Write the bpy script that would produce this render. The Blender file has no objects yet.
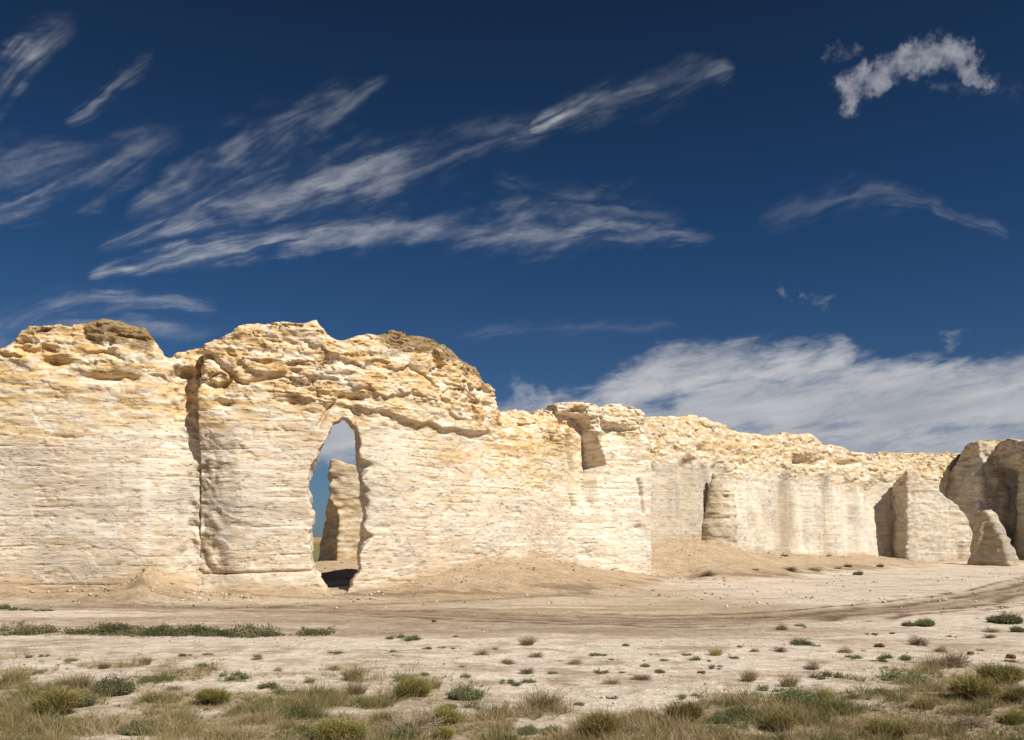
import bpy, math, random
import numpy as np
from mathutils import Vector

random.seed(7)
rng = np.random.default_rng(7)
D2R = math.pi / 180
FPX, CX, HY, EYE = 900.0, 512.0, 537.0, 3.0

# ------------------------------------------------------------------ camera, world, sun, exposure
scene = bpy.context.scene
COL = scene.collection
cam_data = bpy.data.cameras.new('camera')
cam = bpy.data.objects.new('camera', cam_data)
COL.objects.link(cam)
cam.location = (0, 0, EYE)
cam.rotation_euler = (math.pi / 2, 0, 0)
cam_data.sensor_width = 36.0
cam_data.lens = 36.0 * FPX / 1024.0
cam_data.shift_y = (HY - 370.0) / 1024.0
cam_data.clip_start = 0.1
cam_data.clip_end = 30000
scene.camera = cam

scene.view_settings.view_transform = 'Standard'
scene.view_settings.look = 'None'
scene.view_settings.gamma = 1.0
scene.view_settings.exposure = 0.41
scene.view_settings.use_curve_mapping = False

SUN_AZ, SUN_EL = 130.0, 48.0          # clockwise from +Y, degrees
sx = math.sin(SUN_AZ * D2R) * math.cos(SUN_EL * D2R)
sy = math.cos(SUN_AZ * D2R) * math.cos(SUN_EL * D2R)
sz = math.sin(SUN_EL * D2R)
sun_data = bpy.data.lights.new('sun', 'SUN')
sun_data.energy = 4.7
sun_data.angle = 0.5 * D2R
sun_data.color = (1.0, 0.955, 0.87)
sun = bpy.data.objects.new('sun', sun_data)
COL.objects.link(sun)
sun.rotation_euler = Vector((sx, sy, sz)).to_track_quat('Z', 'Y').to_euler()
sun.location = (40, -40, 60)


def azel(px, py):
    x, z = (px - CX) / FPX, (HY - py) / FPX
    return math.degrees(math.atan2(x, 1.0)), math.degrees(math.atan2(z, math.hypot(x, 1.0)))


class NT:
    """small helper for node trees"""
    def __init__(self, tree):
        self.t = tree

    def node(self, kind, **kw):
        n = self.t.nodes.new(kind)
        for k, v in kw.items():
            setattr(n, k, v)
        return n

    def put(self, sock, v):
        if v is None:
            return
        if isinstance(v, bpy.types.NodeSocket):
            self.t.links.new(v, sock)
        else:
            sock.default_value = v

    def math(self, op, a, b=None, c=None, clamp=False):
        n = self.node('ShaderNodeMath', operation=op, use_clamp=clamp)
        for i, v in enumerate((a, b, c)):
            self.put(n.inputs[i], v)
        return n.outputs[0]

    def vec(self, op, a, b=None):
        n = self.node('ShaderNodeVectorMath', operation=op)
        self.put(n.inputs[0], a)
        if op == 'SCALE':
            self.put(n.inputs['Scale'], b)
        elif b is not None:
            self.put(n.inputs[1], b)
        return n.outputs['Value'] if op in ('DOT_PRODUCT', 'LENGTH', 'DISTANCE') else n.outputs['Vector']

    def smooth(self, v, a, b, lo=0.0, hi=1.0):
        n = self.node('ShaderNodeMapRange', interpolation_type='SMOOTHSTEP')
        for s, x in zip(('Value', 'From Min', 'From Max', 'To Min', 'To Max'), (v, a, b, lo, hi)):
            self.put(n.inputs[s], x)
        return n.outputs[0]

    def noise(self, vec, scale, detail=4, rough=0.55, distort=0.0):
        n = self.node('ShaderNodeTexNoise')
        self.put(n.inputs['Vector'], vec)
        n.inputs['Scale'].default_value = scale
        n.inputs['Detail'].default_value = detail
        n.inputs['Roughness'].default_value = rough
        n.inputs['Distortion'].default_value = distort
        return n.outputs['Fac']

    def turned(self, vec, deg, scale, loc=(0, 0, 0)):
        """coordinates whose x axis runs along a direction DEG above the horizontal"""
        r = self.mapping(vec, rot=(0, 0, -deg * D2R))
        return self.mapping(r, scale=scale, loc=loc)

    def mapping(self, vec, scale=(1, 1, 1), rot=(0, 0, 0), loc=(0, 0, 0)):
        n = self.node('ShaderNodeMapping')
        self.put(n.inputs['Vector'], vec)
        n.inputs['Scale'].default_value = scale
        n.inputs['Rotation'].default_value = rot
        n.inputs['Location'].default_value = loc
        return n.outputs[0]

    def mix(self, f, a, b, blend='MIX'):
        n = self.node('ShaderNodeMix', data_type='RGBA', blend_type=blend)
        self.put(n.inputs['Factor'], f)
        self.put(n.inputs['A'], a if isinstance(a, bpy.types.NodeSocket) else (*a, 1.0))
        self.put(n.inputs['B'], b if isinstance(b, bpy.types.NodeSocket) else (*b, 1.0))
        return [o for o in n.outputs if o.type == 'RGBA'][0]

    def attr(self, name, out='Fac'):
        n = self.node('ShaderNodeAttribute', attribute_name=name)
        return n.outputs[out]

    def ramp(self, v, stops, mode='LINEAR'):
        n = self.node('ShaderNodeValToRGB')
        self.put(n.inputs[0], v)
        cr = n.color_ramp
        cr.interpolation = mode
        while len(cr.elements) < len(stops):
            cr.elements.new(0.5)
        for e, (p, c) in zip(cr.elements, stops):
            e.position = p
            e.color = (*c, 1.0)
        return n.outputs[0]


def build_world():
    w = bpy.data.worlds.new('World')
    scene.world = w
    w.use_nodes = True
    t = w.node_tree
    t.nodes.clear()
    N = NT(t)
    out = N.node('ShaderNodeOutputWorld')
    bg = N.node('ShaderNodeBackground')
    bg.inputs['Strength'].default_value = 0.054
    t.links.new(bg.outputs[0], out.inputs[0])
    sky = N.node('ShaderNodeTexSky', sky_type='NISHITA')
    sky.sun_disc = False
    sky.sun_elevation = SUN_EL * D2R
    sky.sun_rotation = SUN_AZ * D2R
    sky.altitude = 900
    sky.air_density = 1.0
    sky.dust_density = 0.6
    sky.ozone_density = 2.0
    d = N.node('ShaderNodeTexCoord').outputs['Generated']
    sep = N.node('ShaderNodeSeparateXYZ')
    N.put(sep.inputs[0], d)
    X, Y, Z = sep.outputs
    az = N.math('DEGREES', N.math('ARCTAN2', X, Y))
    hyp = N.math('SQRT', N.math('ADD', N.math('MULTIPLY', X, X), N.math('MULTIPLY', Y, Y)))
    el = N.math('DEGREES', N.math('ARCTAN2', Z, hyp))
    # deep clear-air blue as through a polarising filter: per-elevation filter colour on the sky
    tint = N.ramp(N.math('DIVIDE', el, 60.0, clamp=True), [
        (0.0, SKY_T[0]), (0.12, SKY_T[1]), (0.30, SKY_T[2]), (0.55, SKY_T[3]), (1.0, SKY_T[4])])
    # the filter bites hardest 90 degrees from the sun
    cosg = N.vec('DOT_PRODUCT', d, (sx, sy, sz))
    pol = N.math('SUBTRACT', 1.0, N.math('MULTIPLY', cosg, cosg))
    polf = N.math('SUBTRACT', 1.28, N.math('MULTIPLY', pol, 0.32))
    skyc = N.mix(1.0, sky.outputs[0], tint, 'MULTIPLY')
    pv = N.node('ShaderNodeCombineXYZ')
    for i in range(3):
        N.put(pv.inputs[i], polf)
    skyc = N.mix(1.0, skyc, pv.outputs[0], 'MULTIPLY')
    # ---- clouds in azimuth/elevation degrees
    cp = N.node('ShaderNodeCombineXYZ')
    N.put(cp.inputs[0], az)
    N.put(cp.inputs[1], el)
    P0 = cp.outputs[0]
    wn = N.node('ShaderNodeTexNoise')
    N.put(wn.inputs['Vector'], P0)
    wn.inputs['Scale'].default_value = 0.16
    wn.inputs['Detail'].default_value = 5
    wn.inputs['Roughness'].default_value = 0.6
    warp = N.vec('SUBTRACT', wn.outputs['Color'], (0.5, 0.5, 0.5))
    P = N.vec('ADD', P0, N.vec('MULTIPLY', warp, (4.0, 2.0, 0)))
    wn2 = N.node('ShaderNodeTexNoise')
    N.put(wn2.inputs['Vector'], P0)
    wn2.inputs['Scale'].default_value = 0.42
    wn2.inputs['Detail'].default_value = 6
    wn2.inputs['Roughness'].default_value = 0.65
    warp2 = N.vec('SUBTRACT', wn2.outputs['Color'], (0.5, 0.5, 0.5))
    Pb = N.vec('ADD', P0, N.vec('MULTIPLY', warp2, (4.2, 4.4, 0)))

    wn3 = N.node('ShaderNodeTexNoise')
    N.put(wn3.inputs['Vector'], P0)
    wn3.inputs['Scale'].default_value = 0.06
    wn3.inputs['Detail'].default_value = 1
    Pf = N.vec('ADD', P0, N.vec('MULTIPLY', N.vec('SUBTRACT', wn3.outputs['Color'], (0.5, 0.5, 0.5)), (6.0, 7.0, 0)))

    def seg(Pv, a, b, w0, w1, s0, s1):
        a, b = azel(*a), azel(*b)
        ba = (b[0] - a[0], b[1] - a[1], 0)
        l2 = ba[0] ** 2 + ba[1] ** 2
        pa = N.vec('SUBTRACT', Pv, (a[0], a[1], 0))
        tt = N.math('MULTIPLY', N.vec('DOT_PRODUCT', pa, ba), 1.0 / l2, clamp=True)
        dd = N.vec('LENGTH', N.vec('SUBTRACT', pa, N.vec('SCALE', ba, tt)))
        k = 180 / math.pi / FPX
        wd = N.math('MULTIPLY_ADD', tt, (w1 - w0) * k, w0 * k)
        st = N.math('MULTIPLY_ADD', tt, s1 - s0, s0)
        m = N.smooth(N.math('DIVIDE', dd, wd), 0.0, 1.0, 1.0, 0.0)
        return N.math('MULTIPLY', m, st)

    def total(Pv, segs):
        acc = None
        for s in segs:
            m = seg(Pv, *s)
            acc = m if acc is None else N.math('MAXIMUM', acc, m)
        return acc

    # each streak of cirrus: column, row, half width, strength along its length
    cirrus = [
        [(88, 278, 4, 0), (110, 271, 8, .9), (230, 246, 13, .95), (330, 232, 18, .85), (480, 228, 24, .72), (600, 227, 20, .72), (660, 232, 11, .6), (718, 238, 5, 0)],
        [(490, 178, 10, 0), (560, 200, 18, .32), (640, 213, 18, .32), (690, 222, 8, 0)],
        [(95, 249, 4, 0), (130, 238, 9, .6), (195, 217, 18, .9), (300, 182, 28, .8), (400, 165, 26, .6), (475, 149, 14, .45), (560, 135, 8, 0)],
        [(125, 214, 8, 0), (160, 200, 18, .6), (230, 162, 28, .62), (300, 125, 26, .48), (355, 95, 14, .35), (390, 78, 8, 0)],
        [(-60, 232, 8, .6), (4, 210, 11, .95), (62, 188, 19, 1), (110, 165, 26, .62), (150, 148, 22, .3), (185, 132, 10, 0)],
        [(-60, 180, 20, .35), (0, 172, 26, .38), (60, 158, 20, .3), (120, 150, 14, 0)],
        [(-50, 150, 16, .9), (0, 84, 24, 1), (22, 60, 22, .95), (45, 45, 18, .4), (80, 22, 10, 0)],
        [(66, 116, 5, 0), (90, 103, 8, .55), (138, 66, 9, .32), (154, 56, 6, 0)],
        [(528, 132, 4, 0), (546, 124, 10, .95), (585, 107, 16, .55), (650, 90, 18, .4), (712, 74, 12, .48), (735, 66, 5, 0)],
        [(430, 142, 10, 0), (480, 132, 14, .36), (545, 126, 10, 0)],
        [(-60, 342, 20, .6), (0, 324, 19, .72), (75, 301, 14, .66), (130, 300, 11, .5), (190, 302, 8, .4), (220, 305, 5, 0)],
        [(-60, 352, 20, .5), (0, 338, 20, .58), (90, 324, 17, .52), (160, 330, 12, .42), (245, 323, 8, 0)],
        [(755, 224, 10, 0), (800, 210, 16, .2), (860, 194, 14, .27), (925, 201, 8, .2), (950, 207, 5, 0)],
        [(928, 203, 6, 0), (945, 211, 7, .26), (985, 225, 7, .26), (1010, 237, 5, 0)],
        [(450, 335, 8, 0), (520, 329, 10, .17), (640, 326, 8, .17), (680, 325, 5, 0)],
    ]
    lumps = [
        ((848, 92), (866, 74), 20, 20, 1.0, 1.0), ((866, 78), (905, 56), 18, 20, 0.9, 0.9),
        ((905, 55), (945, 46), 20, 18, 1.0, 1.0), ((945, 46), (992, 72), 20, 16, 1.0, 0.85),
        ((935, 82), (1015, 88), 14, 12, 0.45, 0.35), ((828, 50), (862, 45), 10, 10, 0.5, 0.45),
        ((787, 297), (789, 300), 8, 8, 0.5, 0.5), ((805, 302), (822, 303), 10, 9, 0.5, 0.4),
        ((945, 343), (968, 343), 8, 7, 0.5, 0.4), ((516, 392), (548, 408), 22, 20, 0.7, 0.8),
    ]
    bank = [
        ((575, 412), (660, 376), 34, 44, 1.1, 1.2), ((500, 412), (580, 405), 16, 30, 0.6, 1.0), ((660, 372), (760, 372), 44, 44, 1.1, 1.0),
        ((760, 366), (840, 360), 36, 24, 1.0, 0.9), ((700, 405), (1050, 405), 60, 62, 1.35, 1.4),
        ((880, 392), (1050, 388), 44, 46, 1.3, 1.3), ((900, 375), (1060, 372), 24, 24, 1.0, 1.0),
        ((230, 430), (420, 442), 46, 44, 1.3, 1.2), ((560, 430), (1100, 440), 50, 50, 0.9, 1.1),
    ]
    azn = N.math('MULTIPLY_ADD', az, 1 / 80.0, 0.5, clamp=True)
    xin = N.node('ShaderNodeCombineXYZ')
    for i in range(3):
        N.put(xin.inputs[i], azn)
    sepw = N.node('ShaderNodeSeparateXYZ')
    N.put(sepw.inputs[0], warp)
    elw = N.math('MULTIPLY_ADD', sepw.outputs[1], 1.3, el)
    patchy = N.smooth(N.noise(N.turned(P0, 16, (0.14, 0.34, 1), (1, 6, 0)), 1.0, 4, 0.58), 0.32, 0.62, 0.22, 1.0)
    frayed = N.math('MULTIPLY_ADD', N.noise(N.turned(P0, 18, (0.32, 0.9, 1), (2, 8, 0)), 1.0, 3, 0.55), 1.7, -0.85)
    ci = None
    for k, chain in enumerate(cirrus):
        cn = N.node('ShaderNodeRGBCurve')
        mp = cn.mapping
        pts = []
        for px, py, wd, st in chain:
            a_, e_ = azel(px, py)
            pts.append((a_ / 80.0 + 0.5, (e_ / 40.0, wd * 1.6 / FPX * 180 / math.pi / 8.0, st)))
        for ch in range(3):
            cv = mp.curves[ch]
            while len(cv.points) < len(pts):
                cv.points.new(0.5, 0.5)
            for p_, (x_, v_) in zip(cv.points, pts):
                p_.location = (x_, v_[ch])
                p_.handle_type = 'AUTO_CLAMPED'
        mp.update()
        N.put(cn.inputs['Color'], xin.outputs[0])
        sp_ = N.node('ShaderNodeSeparateXYZ')
        N.put(sp_.inputs[0], cn.outputs[0])
        dv = N.math('DIVIDE', N.math('SUBTRACT', elw, N.math('MULTIPLY', sp_.outputs[0], 40.0)), N.math('MULTIPLY_ADD', sp_.outputs[1], 8.0, 0.02))
        loc = N.node('ShaderNodeCombineXYZ')
        N.put(loc.inputs[0], N.math('MULTIPLY', az, 0.17))
        N.put(loc.inputs[1], N.math('MULTIPLY_ADD', dv, 2.1, N.math('MULTIPLY', az, -0.10)))
        loc.inputs[2].default_value = k * 7.3
        fb = N.noise(loc.outputs[0], 1.0, 6, 0.60, 0.5)
        ab = N.math('ABSOLUTE', N.math('ADD', dv, frayed))
        m = N.math('MULTIPLY', N.math('POWER', N.smooth(ab, 0.0, 1.0, 1.0, 0.0), 2.0), N.math('MULTIPLY', sp_.outputs[2], patchy))
        m = N.math('MULTIPLY', m, N.smooth(N.math('MULTIPLY_ADD', ab, -0.14, fb), 0.30, 0.68, 0.06, 1.0))
        ci = m if ci is None else N.math('MAXIMUM', ci, m)
    ci = N.math('MULTIPLY', ci, 0.72, clamp=True)
    puff = N.noise(P0, 0.9, 8, 0.62, 0.3)
    lm = total(Pb, [(a_, b_, w0 * 1.05, w1 * 1.05, s0, s1) for a_, b_, w0, w1, s0, s1 in lumps])
    lu = N.math('MULTIPLY', N.smooth(N.math('ADD', N.math('MULTIPLY', lm, 0.8), N.math('MULTIPLY', N.math('SUBTRACT', puff, 0.5), 1.7)), 0.05, 1.45), N.math('MULTIPLY', N.smooth(lm, 0.0, 0.7), 0.74))
    bk = total(N.vec('ADD', P0, N.vec('MULTIPLY', warp, (5.0, 2.2, 0))), bank)
    bn = N.noise(N.turned(P0, 9, (0.26, 0.8, 1)), 1.0, 9, 0.64, 0.3)
    ba = N.smooth(N.math('ADD', bk, N.math('MULTIPLY', N.math('SUBTRACT', bn, 0.5), 2.7)), 0.0, 1.35)
    ba = N.math('MULTIPLY', ba, N.smooth(bk, 0.0, 0.3, 0.0, 0.92))
    bshade = N.noise(N.turned(P0, 9, (0.10, 0.6, 1), (3, 1, 0)), 1.0, 7, 0.6)
    bcol = N.mix(N.smooth(N.math('ADD', bshade, N.math('MULTIPLY', el, 0.022)), 0.42, 0.88), CLOUD_LO, CLOUD_HI)
    wcol = CLOUD_W
    c = N.mix(ci, skyc, wcol)
    c = N.mix(ba, c, bcol)
    c = N.mix(lu, c, wcol)
    N.put(bg.inputs['Color'], c)
    w.cycles.sampling_method = 'MANUAL'
    w.cycles.sample_map_resolution = 512


SKY_T = [(0.29, 0.41, 0.60), (0.26, 0.41, 0.60), (0.15, 0.32, 0.50), (0.11, 0.19, 0.27), (0.18, 0.24, 0.34)]
CLOUD_W = (7.4, 7.5, 7.9)
CLOUD_LO = (5.0, 5.25, 5.9)
CLOUD_HI = (8.0, 8.0, 8.2)
build_world()

# ------------------------------------------------------------------ numpy noise
_R3 = np.random.default_rng(11).random((64, 64, 64), dtype=np.float32) * 2 - 1


def vn3(x, y, z, seed=0):
    x = np.asarray(x, np.float32) + seed * 17.31
    y = np.asarray(y, np.float32) + seed * 5.77
    z = np.asarray(z, np.float32) + seed * 9.13
    x, y, z = np.broadcast_arrays(x, y, z)
    xi, yi, zi = np.floor(x), np.floor(y), np.floor(z)
    fx, fy, fz = x - xi, y - yi, z - zi
    xi, yi, zi = xi.astype(np.int32) & 63, yi.astype(np.int32) & 63, zi.astype(np.int32) & 63
    x1, y1, z1 = (xi + 1) & 63, (yi + 1) & 63, (zi + 1) & 63
    fx, fy, fz = fx * fx * (3 - 2 * fx), fy * fy * (3 - 2 * fy), fz * fz * (3 - 2 * fz)
    def L(a, b, t): return a + (b - a) * t
    return L(L(L(_R3[xi, yi, zi], _R3[x1, yi, zi], fx), L(_R3[xi, y1, zi], _R3[x1, y1, zi], fx), fy),
             L(L(_R3[xi, yi, z1], _R3[x1, yi, z1], fx), L(_R3[xi, y1, z1], _R3[x1, y1, z1], fx), fy), fz)


def fbm3(x, y, z, oct=4, seed=0, gain=0.5):
    a, s, tot = 1.0, 1.0, 0.0
    for i in range(oct):
        tot = tot + a * vn3(x * s, y * s, z * s, seed + i * 3)
        a *= gain
        s *= 2.03
    return tot


def fbm2(x, y, oct=4, seed=0, gain=0.5):
    return fbm3(x, y, 0.37 + seed * 1.7, oct, seed, gain)


def worley2(x, y, seed=0, jitter=0.9):
    """F1, F2 and the random value of the nearest cell"""
    xi, yi = np.floor(x), np.floor(y)
    f1 = np.full(x.shape, 9.0, np.float32)
    f2 = f1.copy()
    val = np.zeros(x.shape, np.float32)
    for dx in (-1, 0, 1):
        for dy in (-1, 0, 1):
            cx, cy = xi + dx, yi + dy
            ix, iy = cx.astype(np.int64) & 63, cy.astype(np.int64) & 63
            px = cx + 0.5 + 0.5 * jitter * _R3[ix, iy, (seed * 3) & 63]
            py = cy + 0.5 + 0.5 * jitter * _R3[ix, iy, (seed * 3 + 1) & 63]
            dd = np.hypot(px - x, py - y)
            v = _R3[ix, iy, (seed * 3 + 2) & 63]
            near = dd < f1
            f2 = np.where(near, f1, np.minimum(f2, dd))
            val = np.where(near, v, val)
            f1 = np.where(near, dd, f1)
    return f1, f2, val


def sstep(a, b, x):
    t = np.clip((x - a) / (b - a), 0, 1)
    return t * t * (3 - 2 * t)


def smax(a, b, k):
    h = np.clip(0.5 + 0.5 * (a - b) / k, 0, 1)
    return b + (a - b) * h + k * h * (1 - h)


def poly_sdf(x, y, poly):
    """signed distance to a polygon, negative inside"""
    d = np.full(x.shape, 1e9, np.float32)
    s = np.ones(x.shape, np.float32)
    n = len(poly)
    for i in range(n):
        ax, ay = poly[i]
        bx, by = poly[i - 1]
        ex, ey = bx - ax, by - ay
        wx, wy = x - ax, y - ay
        t = np.clip((wx * ex + wy * ey) / (ex * ex + ey * ey), 0, 1)
        d = np.minimum(d, (wx - ex * t) ** 2 + (wy - ey * t) ** 2)
        c1, c2, c3 = y >= ay, y < by, ex * wy > ey * wx
        s = np.where((c1 & c2 & c3) | (~c1 & ~c2 & ~c3), -s, s)
    return s * np.sqrt(d)


def blob(px, py, cx, cy, rx, ry, p=2.0):
    return np.exp(-(np.abs((px - cx) / rx) ** p + np.abs((py - cy) / ry) ** p))


def linemask(px, py, pts, w):
    """distance mask to a polyline in px, py"""
    d = np.full(px.shape, 1e9, np.float32)
    for (ax, ay), (bx, by) in zip(pts[:-1], pts[1:]):
        ex, ey = bx - ax, by - ay
        t = np.clip(((px - ax) * ex + (py - ay) * ey) / (ex * ex + ey * ey), 0, 1)
        d = np.minimum(d, np.hypot(px - ax - ex * t, py - ay - ey * t))
    return np.exp(-(d / w) ** 2)


# ------------------------------------------------------------------ object helpers
def tag(o, label=None, cat=None, group=None, kind=None):
    for k, v in (('label', label), ('category', cat), ('group', group), ('kind', kind)):
        if v:
            o[k] = v
    return o


def empty(name, loc, rotz=0.0):
    o = bpy.data.objects.new(name, None)
    o.empty_display_size = 0.3
    COL.objects.link(o)
    o.location = loc
    o.rotation_euler = (0, 0, rotz)
    return o


def mesh_data(name, verts, quads=None, tris=None, mat=None, attrs=None, smooth=True):
    me = bpy.data.meshes.new(name)
    verts = np.asarray(verts, np.float32)
    nq = 0 if quads is None else len(quads)
    nt = 0 if tris is None else len(tris)
    me.vertices.add(len(verts))
    me.vertices.foreach_set('co', verts.ravel())
    loops = np.concatenate([np.asarray(quads, np.int32).ravel() if nq else np.empty(0, np.int32),
                            np.asarray(tris, np.int32).ravel() if nt else np.empty(0, np.int32)])
    me.loops.add(len(loops))
    me.loops.foreach_set('vertex_index', loops)
    me.polygons.add(nq + nt)
    start = np.concatenate([np.arange(nq) * 4, nq * 4 + np.arange(nt) * 3]).astype(np.int32)
    me.polygons.foreach_set('loop_start', start)
    if smooth:
        me.polygons.foreach_set('use_smooth', np.ones(nq + nt, bool))
    for k, v in (attrs or {}).items():
        v = np.asarray(v, np.float32)
        if v.ndim == 2:
            a = me.attributes.new(k, 'FLOAT_COLOR', 'POINT')
            c = np.ones((len(v), 4), np.float32)
            c[:, :3] = v
            a.data.foreach_set('color', c.ravel())
        else:
            a = me.attributes.new(k, 'FLOAT', 'POINT')
            a.data.foreach_set('value', v)
    me.update(calc_edges=True)
    me.validate()
    if mat:
        me.materials.append(mat)
    return me


def obj(name, me, parent=None, loc=None):
    o = bpy.data.objects.new(name, me)
    COL.objects.link(o)
    if parent is not None:
        o.parent = parent
    if loc is not None:
        o.location = loc
    return o


def surface_nets(D):
    ins = D < 0
    c = np.zeros([n - 1 for n in D.shape], np.int8)
    for a in (0, 1):
        for b in (0, 1):
            for e in (0, 1):
                c += ins[a:D.shape[0] - 1 + a, b:D.shape[1] - 1 + b, e:D.shape[2] - 1 + e]
    act = (c > 0) & (c < 8)
    ijk = np.argwhere(act)
    idx = np.full(act.shape, -1, np.int32)
    idx[act] = np.arange(len(ijk), dtype=np.int32)
    acc = np.zeros((len(ijk), 3), np.float32)
    cnt = np.zeros(len(ijk), np.float32)
    corners = [(a, b, e) for a in (0, 1) for b in (0, 1) for e in (0, 1)]
    for ca in corners:
        for ax in range(3):
            if ca[ax]:
                continue
            cb = list(ca)
            cb[ax] = 1
            da = D[ijk[:, 0] + ca[0], ijk[:, 1] + ca[1], ijk[:, 2] + ca[2]]
            db = D[ijk[:, 0] + cb[0], ijk[:, 1] + cb[1], ijk[:, 2] + cb[2]]
            cr = (da < 0) != (db < 0)
            tt = np.where(cr, da / np.where(cr, da - db, 1), 0)
            p = np.array(ca, np.float32)[None].repeat(len(ijk), 0)
            p[:, ax] = tt
            acc += np.where(cr[:, None], p, 0)
            cnt += cr
    v = ijk + acc / np.maximum(cnt, 1)[:, None]
    quads = []
    for ax in range(3):
        u, w = (ax + 1) % 3, (ax + 2) % 3
        A = np.moveaxis(ins, (ax, u, w), (0, 1, 2))
        I = np.moveaxis(idx, (ax, u, w), (0, 1, 2))
        a0, a1 = A[:-1, 1:-1, 1:-1], A[1:, 1:-1, 1:-1]
        e = np.argwhere(a0 != a1)
        if not len(e):
            continue
        i, j, k = e[:, 0], e[:, 1] + 1, e[:, 2] + 1
        q = np.stack([I[i, j - 1, k - 1], I[i, j, k - 1], I[i, j, k], I[i, j - 1, k]], 1)
        fl = ~A[i, j, k]
        q[fl] = q[fl][:, ::-1]
        quads.append(q)
    return v, np.concatenate(quads)


# ------------------------------------------------------------------ materials
def new_mat(name):
    m = bpy.data.materials.new(name)
    m.use_nodes = True
    t = m.node_tree
    t.nodes.clear()
    N = NT(t)
    out = N.node('ShaderNodeOutputMaterial')
    bs = N.node('ShaderNodeBsdfPrincipled')
    bs.inputs['Roughness'].default_value = 0.95
    bs.inputs['Specular IOR Level'].default_value = 0.12
    t.links.new(bs.outputs[0], out.inputs[0])
    return m, N, bs, out


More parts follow.
